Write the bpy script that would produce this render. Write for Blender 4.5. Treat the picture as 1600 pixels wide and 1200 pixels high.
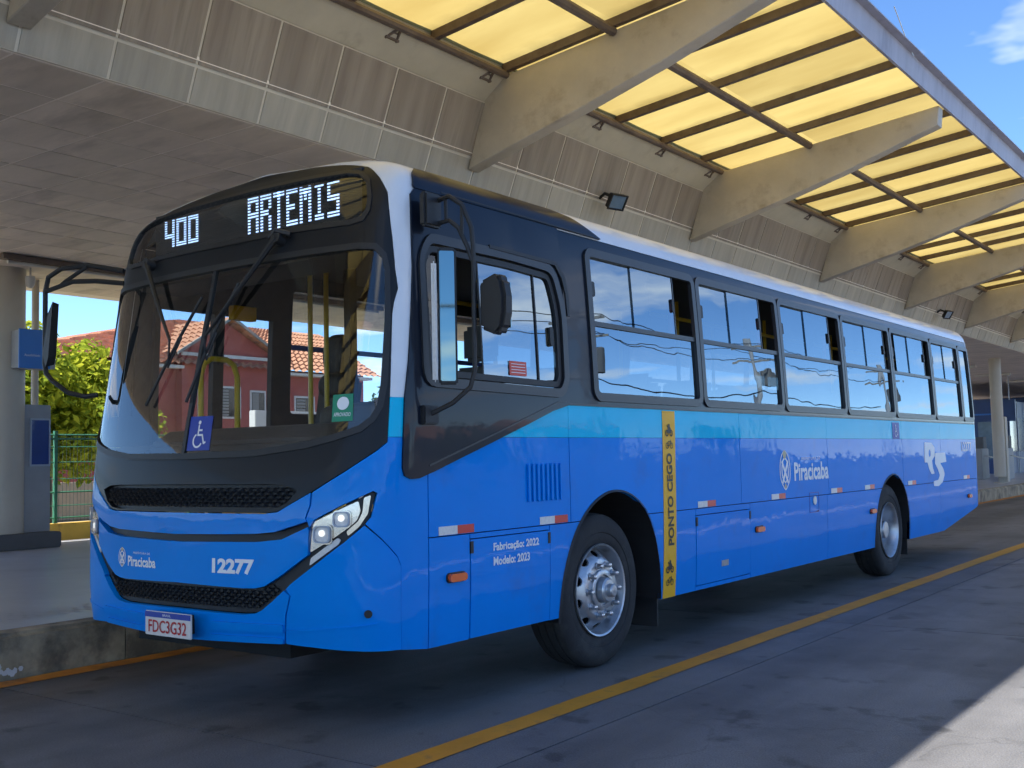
import bpy, bmesh, math, random
import numpy as np
from mathutils import Vector, Matrix
from mathutils.geometry import delaunay_2d_cdt
random.seed(7); rng = np.random.default_rng(7)
scene = bpy.context.scene
for o in list(bpy.data.objects): bpy.data.objects.remove(o)
COL = scene.collection
# ------------------------------------------------------------------ camera
YAW, PITCH, ROLL = 0.6378, 0.0679, -0.021
cam_d = bpy.data.cameras.new('camera'); cam = bpy.data.objects.new('camera', cam_d); COL.objects.link(cam)
_F = Vector((-math.sin(YAW)*math.cos(PITCH), math.cos(YAW)*math.cos(PITCH), math.sin(PITCH)))
_R = Vector((math.cos(YAW), math.sin(YAW), 0)); _U = _R.cross(_F)
_R2 = math.cos(ROLL)*_R + math.sin(ROLL)*_U; _U2 = -math.sin(ROLL)*_R + math.cos(ROLL)*_U
M = Matrix((_R2, _U2, -_F)).transposed().to_4x4(); M.translation = Vector((3.7661, -3.6184, 1.3768))
cam.matrix_world = M
cam_d.sensor_width = 36; cam_d.lens = 1691.5/1600*36; cam_d.clip_start = .05; cam_d.clip_end = 2000
scene.camera = cam
scene.cycles.max_bounces = 7; scene.cycles.diffuse_bounces = 4; scene.cycles.glossy_bounces = 3; scene.cycles.transparent_max_bounces = 10; scene.cycles.transmission_bounces = 4
scene.cycles.use_adaptive_sampling = True; scene.cycles.adaptive_threshold = .03; scene.cycles.caustics_reflective = False; scene.cycles.caustics_refractive = False
# ------------------------------------------------------------------ sky and sun
SUNV = Vector((-.285, -.5, 1.0)).normalized()
w = bpy.data.worlds.new('World'); scene.world = w; w.use_nodes = True
nt = w.node_tree; nt.nodes.clear()
def wn(t, **k):
    n = nt.nodes.new(t)
    for a, b in k.items(): setattr(n, a, b)
    return n
out = wn('ShaderNodeOutputWorld'); bg = wn('ShaderNodeBackground'); bg.inputs[1].default_value = .145
sky = wn('ShaderNodeTexSky', sky_type='NISHITA', sun_disc=False)
sky.sun_elevation = math.asin(SUNV.z); sky.sun_rotation = math.atan2(SUNV.x, SUNV.y)
sky.air_density = .7; sky.dust_density = .05; sky.ozone_density = 3.0; sky.altitude = 1500
tc = wn('ShaderNodeTexCoord'); sp = wn('ShaderNodeSeparateXYZ'); nt.links.new(tc.outputs['Generated'], sp.inputs[0])
zc = wn('ShaderNodeMath', operation='MAXIMUM'); nt.links.new(sp.outputs[2], zc.inputs[0]); zc.inputs[1].default_value = 0.0
za = wn('ShaderNodeMath', operation='ADD'); nt.links.new(zc.outputs[0], za.inputs[0]); za.inputs[1].default_value = .10
dx = wn('ShaderNodeMath', operation='DIVIDE'); dy = wn('ShaderNodeMath', operation='DIVIDE')
nt.links.new(sp.outputs[0], dx.inputs[0]); nt.links.new(za.outputs[0], dx.inputs[1]); nt.links.new(sp.outputs[1], dy.inputs[0]); nt.links.new(za.outputs[0], dy.inputs[1])
cb = wn('ShaderNodeCombineXYZ'); nt.links.new(dx.outputs[0], cb.inputs[0]); nt.links.new(dy.outputs[0], cb.inputs[1])
nz = wn('ShaderNodeTexNoise'); nz.inputs['Scale'].default_value = .8; nz.inputs['Detail'].default_value = 6; nz.inputs['Roughness'].default_value = .56
mp = wn('ShaderNodeMapping'); mp.inputs['Location'].default_value = (2.2, 3.1, 0); nt.links.new(cb.outputs[0], mp.inputs[0]); nt.links.new(mp.outputs[0], nz.inputs['Vector'])
rp = wn('ShaderNodeValToRGB'); rp.color_ramp.elements[0].position = .54; rp.color_ramp.elements[1].position = .66
rp.color_ramp.elements[0].color = (0, 0, 0, 1); rp.color_ramp.elements[1].color = (.85, .85, .85, 1)
nt.links.new(nz.outputs[0], rp.inputs[0])
mx = wn('ShaderNodeMix', data_type='RGBA'); nt.links.new(rp.outputs[0], mx.inputs[0]); hs_ = wn('ShaderNodeHueSaturation'); hs_.inputs['Saturation'].default_value = 1.12; nt.links.new(sky.outputs[0], hs_.inputs['Color']); nt.links.new(hs_.outputs[0], mx.inputs[6]); mx.inputs[7].default_value = (5.6, 5.7, 5.9, 1)
nt.links.new(mx.outputs[2], bg.inputs[0]); nt.links.new(bg.outputs[0], out.inputs[0])
sd = bpy.data.lights.new('sun', 'SUN'); sd.energy = 4.8; sd.angle = math.radians(.53); sd.color = (1, .95, .88)
so = bpy.data.objects.new('sun', sd); COL.objects.link(so); so.rotation_euler = (-SUNV).to_track_quat('-Z', 'Y').to_euler(); so.location = (0, 0, 30)
scene.view_settings.view_transform = 'Standard'; scene.view_settings.look = 'None'; scene.view_settings.gamma = 1
scene.view_settings.exposure = 1.26
# ------------------------------------------------------------------ materials
def mat(name, base, rough=.5, metal=0., coat=0., var=.0, vscale=3., bump=0., bscale=40., spec=.5, rand=0., stretch=None, emit=None, estr=0., dirt=None, trans=0., road=False):
    m = bpy.data.materials.new(name); m.use_nodes = True; t = m.node_tree; N = t.nodes; L = t.links
    b = N['Principled BSDF']; b.inputs['Roughness'].default_value = rough; b.inputs['Metallic'].default_value = metal
    b.inputs['Coat Weight'].default_value = coat; b.inputs['Coat Roughness'].default_value = .03; b.inputs['Specular IOR Level'].default_value = spec
    b.inputs['Base Color'].default_value = (*base, 1); b.inputs['Transmission Weight'].default_value = trans
    if emit: b.inputs['Emission Color'].default_value = (*emit, 1); b.inputs['Emission Strength'].default_value = estr
    c = N.new('ShaderNodeTexCoord'); vec = c.outputs['Object']
    oi = None
    if rand or stretch:
        oi = N.new('ShaderNodeObjectInfo')
        ad = N.new('ShaderNodeVectorMath'); ad.operation = 'ADD'; mu = N.new('ShaderNodeVectorMath'); mu.operation = 'SCALE'; mu.inputs[3].default_value = 37.
        cx = N.new('ShaderNodeCombineXYZ')
        for i in range(3): L.new(oi.outputs['Random'], cx.inputs[i])
        L.new(cx.outputs[0], mu.inputs[0]); L.new(vec, ad.inputs[0]); L.new(mu.outputs[0], ad.inputs[1]); vec = ad.outputs[0]
    if stretch:
        mp = N.new('ShaderNodeMapping'); mp.inputs['Scale'].default_value = stretch; L.new(vec, mp.inputs[0]); svec = mp.outputs[0]
    else: svec = vec
    col = None
    if var:
        n = N.new('ShaderNodeTexNoise'); n.inputs['Scale'].default_value = vscale; n.inputs['Detail'].default_value = 6; n.inputs['Roughness'].default_value = .62; L.new(svec, n.inputs['Vector'])
        mr = N.new('ShaderNodeMapRange'); mr.inputs[1].default_value = .3; mr.inputs[2].default_value = .7; mr.inputs[3].default_value = 1-var; mr.inputs[4].default_value = 1+var
        L.new(n.outputs[0], mr.inputs[0])
        v = mr.outputs[0]
        if rand:
            r2 = N.new('ShaderNodeMapRange'); r2.inputs[3].default_value = 1-rand; r2.inputs[4].default_value = 1+rand; L.new(oi.outputs['Random'], r2.inputs[0])
            mm = N.new('ShaderNodeMath'); mm.operation = 'MULTIPLY'; L.new(v, mm.inputs[0]); L.new(r2.outputs[0], mm.inputs[1]); v = mm.outputs[0]
        sc = N.new('ShaderNodeVectorMath'); sc.operation = 'SCALE'; sc.inputs[0].default_value = base; L.new(v, sc.inputs[3]); col = sc.outputs[0]
    if dirt:   # (colour, scale, threshold, amount)
        n2 = N.new('ShaderNodeTexNoise'); n2.inputs['Scale'].default_value = dirt[1]; n2.inputs['Detail'].default_value = 7; n2.inputs['Roughness'].default_value = .65; L.new(svec, n2.inputs['Vector'])
        m2 = N.new('ShaderNodeMapRange'); m2.inputs[1].default_value = dirt[2]; m2.inputs[2].default_value = dirt[2]+.16; m2.inputs[4].default_value = dirt[3]; L.new(n2.outputs[0], m2.inputs[0])
        mi = N.new('ShaderNodeMix'); mi.data_type = 'RGBA'; L.new(m2.outputs[0], mi.inputs[0])
        if col: L.new(col, mi.inputs[6])
        else: mi.inputs[6].default_value = (*base, 1)
        mi.inputs[7].default_value = (*dirt[0], 1); col = mi.outputs[2]
    if road:
        wv_ = c.outputs['Object']; geo = N.new('ShaderNodeNewGeometry'); wv_ = geo.outputs['Position']
        def nz_(sc_, lo, hi, a0, a1, det=3, vec_=None):
            q = N.new('ShaderNodeTexNoise'); q.inputs['Scale'].default_value = sc_; q.inputs['Detail'].default_value = det; L.new(vec_ or wv_, q.inputs['Vector'])
            r_ = N.new('ShaderNodeMapRange'); r_.inputs[1].default_value = lo; r_.inputs[2].default_value = hi; r_.inputs[3].default_value = a0; r_.inputs[4].default_value = a1; L.new(q.outputs[0], r_.inputs[0]); return r_.outputs[0]
        def mul(a_, b_):
            q = N.new('ShaderNodeMath'); q.operation = 'MULTIPLY'; L.new(a_, q.inputs[0]); L.new(b_, q.inputs[1]); return q.outputs[0]
        f_ = mul(nz_(120, .3, .7, .72, 1.28, 2), nz_(2.6, .60, .66, 1., .5, 5))      # aggregate, oil spots
        mpn = N.new('ShaderNodeMapping'); mpn.inputs['Scale'].default_value = (1.6, .09, 1); L.new(wv_, mpn.inputs[0]); f_ = mul(f_, nz_(1.0, .42, .62, 1.14, .74, 4, mpn.outputs[0]))   # tyre tracks along the lane
        di = N.new('ShaderNodeTexNoise'); di.inputs['Scale'].default_value = 1.3; di.inputs['Detail'].default_value = 4; L.new(wv_, di.inputs['Vector'])
        va = N.new('ShaderNodeVectorMath'); va.operation = 'MULTIPLY_ADD'; va.inputs[1].default_value = (.9, .9, .9); L.new(di.outputs['Color'], va.inputs[0]); L.new(wv_, va.inputs[2])
        vo = N.new('ShaderNodeTexVoronoi'); vo.feature = 'DISTANCE_TO_EDGE'; vo.inputs['Scale'].default_value = .3; L.new(va.outputs[0], vo.inputs['Vector'])
        cr_ = N.new('ShaderNodeMapRange'); cr_.inputs[1].default_value = 0.; cr_.inputs[2].default_value = .0035; cr_.inputs[3].default_value = .78; cr_.inputs[4].default_value = 1.; L.new(vo.outputs['Distance'], cr_.inputs[0]); f_ = mul(f_, cr_.outputs[0])
        sc2 = N.new('ShaderNodeVectorMath'); sc2.operation = 'SCALE'; L.new(col, sc2.inputs[0]); L.new(f_, sc2.inputs[3]); col = sc2.outputs[0]
    if col: L.new(col, b.inputs['Base Color'])
    if bump:
        n3 = N.new('ShaderNodeTexNoise'); n3.inputs['Scale'].default_value = bscale; n3.inputs['Detail'].default_value = 4; L.new(c.outputs['Object'], n3.inputs['Vector'])
        bp = N.new('ShaderNodeBump'); bp.inputs['Strength'].default_value = 1.; bp.inputs['Distance'].default_value = bump; L.new(n3.outputs[0], bp.inputs['Height'])
        L.new(bp.outputs[0], b.inputs['Normal'])
        if coat: L.new(bp.outputs[0], b.inputs['Coat Normal'])
    return m
def glass(name, tint, ior=1.6, wav=0., wscale=1.2, rough=0., refl=(1, 1, 1)):
    m = bpy.data.materials.new(name); m.use_nodes = True; t = m.node_tree; N = t.nodes; L = t.links; N.remove(N['Principled BSDF'])
    tr = N.new('ShaderNodeBsdfTransparent'); tr.inputs[0].default_value = (*tint, 1); gl = N.new('ShaderNodeBsdfGlossy'); gl.inputs['Roughness'].default_value = rough; gl.inputs['Color'].default_value = (*refl, 1)
    fr = N.new('ShaderNodeFresnel'); ge = N.new('ShaderNodeNewGeometry'); im = N.new('ShaderNodeMix'); im.inputs[2].default_value = ior; im.inputs[3].default_value = 1/ior; L.new(ge.outputs['Backfacing'], im.inputs[0]); L.new(im.outputs[0], fr.inputs[0]); mixn = N.new('ShaderNodeMixShader')
    L.new(fr.outputs[0], mixn.inputs[0]); L.new(tr.outputs[0], mixn.inputs[1]); L.new(gl.outputs[0], mixn.inputs[2]); L.new(mixn.outputs[0], N['Material Output'].inputs[0])
    if wav:
        c = N.new('ShaderNodeTexCoord'); n = N.new('ShaderNodeTexNoise'); n.inputs['Scale'].default_value = wscale; n.inputs['Detail'].default_value = 1.5; L.new(c.outputs['Object'], n.inputs['Vector'])
        bp = N.new('ShaderNodeBump'); bp.inputs['Strength'].default_value = 1; bp.inputs['Distance'].default_value = wav; L.new(n.outputs[0], bp.inputs['Height']); L.new(bp.outputs[0], gl.inputs['Normal'])
    return m
def translucent(name, c1, c2):
    m = bpy.data.materials.new(name); m.use_nodes = True; t = m.node_tree; N = t.nodes; L = t.links; N.remove(N['Principled BSDF'])
    tr = N.new('ShaderNodeBsdfTranslucent'); df = N.new('ShaderNodeBsdfDiffuse'); mixn = N.new('ShaderNodeMixShader'); mixn.inputs[0].default_value = .35
    c = N.new('ShaderNodeTexCoord'); oi = N.new('ShaderNodeObjectInfo'); ad = N.new('ShaderNodeVectorMath'); L.new(c.outputs['Object'], ad.inputs[0])
    mu = N.new('ShaderNodeMath'); mu.operation = 'MULTIPLY'; mu.inputs[1].default_value = 29; L.new(oi.outputs['Random'], mu.inputs[0]); L.new(mu.outputs[0], ad.inputs[1])
    mp = N.new('ShaderNodeMapping'); mp.inputs['Scale'].default_value = (.5, 1.6, 1); L.new(ad.outputs[0], mp.inputs[0])
    n = N.new('ShaderNodeTexNoise'); n.inputs['Scale'].default_value = 1.3; n.inputs['Detail'].default_value = 5; L.new(mp.outputs[0], n.inputs['Vector'])
    mi = N.new('ShaderNodeMix'); mi.data_type = 'RGBA'; mr = N.new('ShaderNodeMapRange'); mr.inputs[1].default_value = .3; mr.inputs[2].default_value = .7
    L.new(n.outputs[0], mr.inputs[0]); L.new(mr.outputs[0], mi.inputs[0]); mi.inputs[6].default_value = (*c1, 1); mi.inputs[7].default_value = (*c2, 1)
    # few dirt specks
    n2 = N.new('ShaderNodeTexVoronoi'); n2.inputs['Scale'].default_value = 1.4; L.new(ad.outputs[0], n2.inputs['Vector'])
    m2 = N.new('ShaderNodeMapRange'); m2.inputs[1].default_value = .028; m2.inputs[2].default_value = .05; L.new(n2.outputs['Distance'], m2.inputs[0])
    mi2 = N.new('ShaderNodeMix'); mi2.data_type = 'RGBA'; L.new(m2.outputs[0], mi2.inputs[0]); mi2.inputs[6].default_value = (.22, .14, .04, 1); L.new(mi.outputs[2], mi2.inputs[7])
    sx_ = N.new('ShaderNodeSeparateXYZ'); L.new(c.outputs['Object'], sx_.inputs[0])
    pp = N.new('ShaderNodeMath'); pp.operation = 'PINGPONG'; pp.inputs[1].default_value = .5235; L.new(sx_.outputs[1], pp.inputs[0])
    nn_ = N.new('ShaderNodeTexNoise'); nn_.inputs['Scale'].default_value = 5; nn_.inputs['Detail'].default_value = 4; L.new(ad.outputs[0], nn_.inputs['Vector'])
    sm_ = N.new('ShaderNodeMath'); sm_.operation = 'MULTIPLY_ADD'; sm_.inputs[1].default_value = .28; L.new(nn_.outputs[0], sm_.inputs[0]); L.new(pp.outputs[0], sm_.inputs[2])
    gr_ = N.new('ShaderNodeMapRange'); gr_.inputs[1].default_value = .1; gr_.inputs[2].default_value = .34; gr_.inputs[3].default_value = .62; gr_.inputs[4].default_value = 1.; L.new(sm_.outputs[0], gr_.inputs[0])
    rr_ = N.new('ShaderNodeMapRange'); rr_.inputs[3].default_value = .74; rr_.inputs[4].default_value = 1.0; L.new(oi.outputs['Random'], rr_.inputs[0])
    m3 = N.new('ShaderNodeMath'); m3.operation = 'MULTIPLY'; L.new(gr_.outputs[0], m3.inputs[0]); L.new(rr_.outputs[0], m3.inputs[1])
    sc3 = N.new('ShaderNodeVectorMath'); sc3.operation = 'SCALE'; L.new(mi2.outputs[2], sc3.inputs[0]); L.new(m3.outputs[0], sc3.inputs[3])
    L.new(sc3.outputs[0], tr.inputs[0]); L.new(sc3.outputs[0], df.inputs[0]); L.new(tr.outputs[0], mixn.inputs[1]); L.new(df.outputs[0], mixn.inputs[2]); L.new(mixn.outputs[0], N['Material Output'].inputs[0])
    return m
MT = {}
MT['blue'] = mat('bus_blue_paint', (.0, .23, .74), .45, spec=.03, coat=.3, var=.05, vscale=1.2, bump=.006, bscale=1.7, dirt=((.05, .13, .36), 2.2, .56, .3))
MT['cyan'] = mat('bus_cyan_paint', (.0, .5, .78), .45, spec=.03, coat=.26, bump=.006, bscale=1.7, var=.04)
MT['white'] = mat('bus_white_paint', (.72, .74, .76), .35, coat=.6, var=.05, vscale=2.5)
MT['navy'] = mat('bus_black_paint', (.008, .012, .022), .3, spec=.15, coat=.3, var=.1, bump=.002, bscale=1.6)
MT['mask'] = mat('front_black_mask', (.009, .011, .014), .5, spec=.25, coat=.08, var=.12)
MT['grille'] = mat('grille_plastic', (.011, .012, .014), .55, var=.15)
MT['rubber'] = mat('black_rubber', (.014, .015, .017), .55, var=.15)
MT['rubsat'] = mat('window_rubber', (.02, .022, .026), .38, var=.1)
MT['tyre'] = mat('tyre_rubber', (.022, .022, .023), .82, var=.2, vscale=9, bump=.002, bscale=90, dirt=((.06, .056, .05), 5, .5, .5))
MT['alloy'] = mat('wheel_silver', (.5, .52, .55), .33, metal=.75, var=.12, vscale=8, dirt=((.12, .11, .1), 9, .56, .5))
MT['steel'] = mat('steel', (.55, .56, .58), .3, metal=.9, var=.1, vscale=20)
MT['dark'] = mat('dark_interior', (.035, .036, .038), .7, var=.15)
MT['well'] = mat('underbody_black', (.008, .008, .009), .85)
MT['floor'] = mat('bus_floor', (.12, .12, .13), .6, var=.1)
MT['seatblue'] = mat('seat_fabric', (.02, .03, .09), .9, var=.2)
MT['seatgrey'] = mat('seat_plastic', (.035, .036, .04), .5)
MT['yellow'] = mat('handrail_yellow', (.8, .5, .02), .35, var=.05)
MT['wsglass'] = glass('windscreen_glass', (.88, .92, .91), 1.68, .0008, .9)
MT['swglass'] = glass('side_window_glass', (.11, .135, .15), 3.5, .0019, 1.8, refl=(.72, .88, 1.))
MT['fwglass'] = glass('far_window_glass', (.7, .76, .78), 1.5)
MT['dgglass'] = glass('display_glass', (.8, .82, .83), 1.55, .0008, .8)
MT['mirror'] = mat('mirror_glass', (.17, .26, .28), .03, metal=1)
MT['lens'] = glass('lamp_lens', (.95, .97, 1), 1.5)
MT['chrome'] = mat('lamp_reflector', (.62, .57, .5), .2, metal=.85, var=.1, vscale=25)
MT['lampon'] = mat('lamp_lit', (.9, .9, .85), .3, emit=(1, .96, .85), estr=.35)
MT['amber'] = mat('amber_lens', (.85, .12, .01), .2, coat=.6)
MT['red'] = mat('reflector_red', (.6, .015, .012), .3, coat=.4)
MT['reflw'] = mat('reflector_white', (.7, .68, .64), .35, var=.1, vscale=60)
MT['decalw'] = mat('decal_white', (.8, .81, .83), .45)
MT['decalg'] = mat('decal_gold', (.5, .42, .25), .5)
MT['decalk'] = mat('decal_black', (.02, .018, .015), .5)
MT['decaly'] = mat('decal_yellow', (.85, .43, .0), .5, var=.05)
MT['decalb'] = mat('decal_blue', (.012, .04, .33), .45)
MT['green'] = mat('decal_green', (.01, .24, .13), .5)
MT['redtext'] = mat('plate_red', (.45, .015, .015), .5)
MT['redsticker'] = mat('sticker_red', (.62, .07, .04), .5)
MT['platew'] = mat('plate_white', (.72, .66, .62), .45, var=.05)
MT['led'] = mat('led_lit', (.6, .75, 1), .4, emit=(.4, .6, 1.), estr=1.05)
MT['ledboard'] = mat('led_board', (.02, .021, .022), .6)
MT['cream'] = mat('cream_beam_paint', (.52, .46, .375), .6, var=.14, vscale=1.6, dirt=((.2, .13, .07), 2.3, .56, .45), bump=.002, bscale=25)
MT['band'] = mat('cream_concrete_band', (.62, .56, .44), .8, var=.1, vscale=1.5, dirt=((.25, .2, .14), 2, .56, .4))
MT['fascia'] = mat('weathered_panel', (.335, .285, .235), .75, var=.24, vscale=2.0, rand=.1, stretch=(1, 8, .4), dirt=((.19, .15, .13), 1.0, .48, .65))
MT['fascialow'] = mat('weathered_panel_low', (.43, .39, .325), .75, var=.14, vscale=1.5, rand=.08, stretch=(1, 6, .5), dirt=((.32, .29, .25), 1.0, .52, .5))
MT['joint'] = mat('panel_joint', (.66, .6, .5), .7, var=.08)
MT['ceil'] = mat('ceiling_board', (.72, .63, .55), .5, var=.16, vscale=1.2, rand=.06, stretch=(.7, 2.2, 1), dirt=((.33, .28, .255), 1.0, .54, .55))
MT['ceiljoint'] = mat('ceiling_joint', (.93, .85, .77), .6)
MT['purlin'] = mat('rusty_purlin', (.15, .112, .09), .6, var=.22, vscale=6, dirt=((.09, .045, .03), 4, .52, .6))
MT['sheet'] = translucent('yellow_fibreglass', (.38, .275, .085), (.48, .37, .13))
MT['gutter'] = mat('gutter_paint', (.42, .41, .47), .55, var=.12, vscale=2.5, stretch=(2, 2, .5), dirt=((.16, .15, .2), 2, .55, .5))
MT['column'] = mat('column_paint', (.5, .45, .37), .6, var=.06, vscale=2)
MT['greybox'] = mat('grey_cladding', (.3, .31, .32), .6, var=.08)
MT['basegrey'] = mat('dark_plinth', (.1, .105, .11), .7, var=.12)
MT['sign'] = mat('sign_blue', (.02, .16, .52), .4, var=.05)
MT['poster'] = mat('poster_blue', (.01, .04, .2), .35, coat=.4, var=.15)
MT['frame'] = mat('frame_grey', (.35, .4, .48), .4)
MT['slab'] = mat('concrete_road', (.135, .133, .133), .6, var=.2, vscale=1.1, rand=.05, dirt=((.06, .061, .065), .9, .5, .6), bump=.004, bscale=90, road=True)
MT['ground'] = mat('asphalt_ground', (.07, .068, .065), .85, var=.2, vscale=.6, bump=.003, bscale=60)
MT['plat'] = mat('platform_concrete', (.43, .44, .465), .3, var=.18, vscale=.8, dirt=((.28, .285, .3), 1.1, .5, .6), bump=.0012, bscale=12)
MT['kerb'] = mat('kerb_concrete', (.36, .3, .2), .8, var=.3, vscale=4, rand=.1, dirt=((.08, .07, .055), 2.6, .47, .75), bump=.006, bscale=14)
MT['lime'] = mat('lime_stain', (.55, .55, .55), .9, var=.2)
MT['line'] = mat('yellow_line_paint', (.62, .265, .012), .6, var=.14, vscale=3, dirt=((.2, .13, .06), 6, .55, .7))
MT['oldline'] = mat('worn_orange_line', (.6, .24, .03), .7, var=.25, vscale=4, dirt=((.12, .08, .05), 3, .52, .8))
MT['tact'] = mat('tactile_white', (.55, .56, .57), .7, var=.2, vscale=8)
MT['ywall'] = mat('yellow_wall_paint', (.56, .36, .05), .7, var=.12, vscale=2, dirt=((.12, .08, .04), 4, .58, .7))
MT['fence'] = mat('fence_green', (.03, .17, .09), .5)
MT['wire'] = mat('fence_wire', (.05, .09, .07), .5)
MT['bark'] = mat('bark', (.09, .065, .045), .9, var=.3, vscale=12)
MT['redwall'] = mat('red_render', (.36, .085, .07), .85, var=.1, vscale=1.2)
MT['tile'] = mat('roof_tile', (.45, .21, .12), .8, var=.22, vscale=3, rand=.12)
MT['trimw'] = mat('white_trim', (.62, .6, .57), .7, var=.06)
MT['tanwall'] = mat('tan_wall', (.34, .28, .2), .85, var=.12)
MT['whitewall'] = mat('white_wall', (.66, .64, .62), .8, var=.06)
MT['wood'] = mat('shutter_wood', (.25, .24, .22), .6)
MT['darkglass'] = mat('dark_window', (.02, .025, .03), .1, coat=.5)
MT['lampw'] = mat('fixture_white', (.6, .58, .54), .5)
MT['kioskblue'] = mat('kiosk_blue', (.012, .05, .17), .4, var=.1)
MT['kioskglass'] = mat('kiosk_glass', (.12, .19, .27), .12, coat=.5, var=.2)
MT['grass'] = mat('verge_soil', (.2, .17, .12), .95, var=.2, vscale=.7)
def leafmat(name, c):
    m = bpy.data.materials.new(name); m.use_nodes = True; t = m.node_tree; N = t.nodes; L = t.links; N.remove(N['Principled BSDF'])
    tr = N.new('ShaderNodeBsdfTranslucent'); df = N.new('ShaderNodeBsdfDiffuse'); mi = N.new('ShaderNodeMixShader'); mi.inputs[0].default_value = .45
    at = N.new('ShaderNodeAttribute'); at.attribute_name = 'shade'; mm = N.new('ShaderNodeMix'); mm.data_type = 'RGBA'; L.new(at.outputs['Fac'], mm.inputs[0])
    mm.inputs[6].default_value = (*c[0], 1); mm.inputs[7].default_value = (*c[1], 1)
    L.new(mm.outputs[2], tr.inputs[0]); L.new(mm.outputs[2], df.inputs[0]); L.new(df.outputs[0], mi.inputs[1]); L.new(tr.outputs[0], mi.inputs[2]); L.new(mi.outputs[0], N['Material Output'].inputs[0])
    return m
MT['leaf'] = leafmat('leaf', ((.18, .26, .03), (.5, .53, .05)))
MT['leafd'] = leafmat('leaf_dark', ((.03, .06, .012), (.07, .11, .02)))
# ------------------------------------------------------------------ object helpers
def link(name, me, mats, parent=None, smooth=False, loc=None):
    o = bpy.data.objects.new(name, me); COL.objects.link(o)
    if mats is not None and not me.materials:
        for k in (mats if isinstance(mats, (list, tuple)) else [mats]): me.materials.append(MT[k] if isinstance(k, str) else k)
    if loc is not None: o.location = loc
    if parent is not None: setpar(o, parent)
    if smooth:
        for p in me.polygons: p.use_smooth = True
    return o
WL = {}
def setpar(o, p):
    o.parent = p
    L = WL.get(p.name, Vector((0, 0, 0)))
    o.matrix_parent_inverse = Matrix.Translation(-L)
    WL[o.name] = Vector(o.location) if o.type == 'MESH' else L
def thing(name, label, cat, loc=(0, 0, 0), group=None):
    o = bpy.data.objects.new(name, None); COL.objects.link(o); o.location = loc; o.empty_display_size = .2
    WL[o.name] = Vector(loc); tag(o, label, cat, group); return o
def tag(o, label=None, cat=None, group=None, kind=None):
    if label: o['label'] = label
    if cat: o['category'] = cat
    if group: o['group'] = group
    if kind: o['kind'] = kind
    return o
def mesh(vs, fs, name='m'):
    me = bpy.data.meshes.new(name); me.from_pydata([tuple(v) for v in vs], [], [tuple(f) for f in fs]); me.update(); return me
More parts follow.
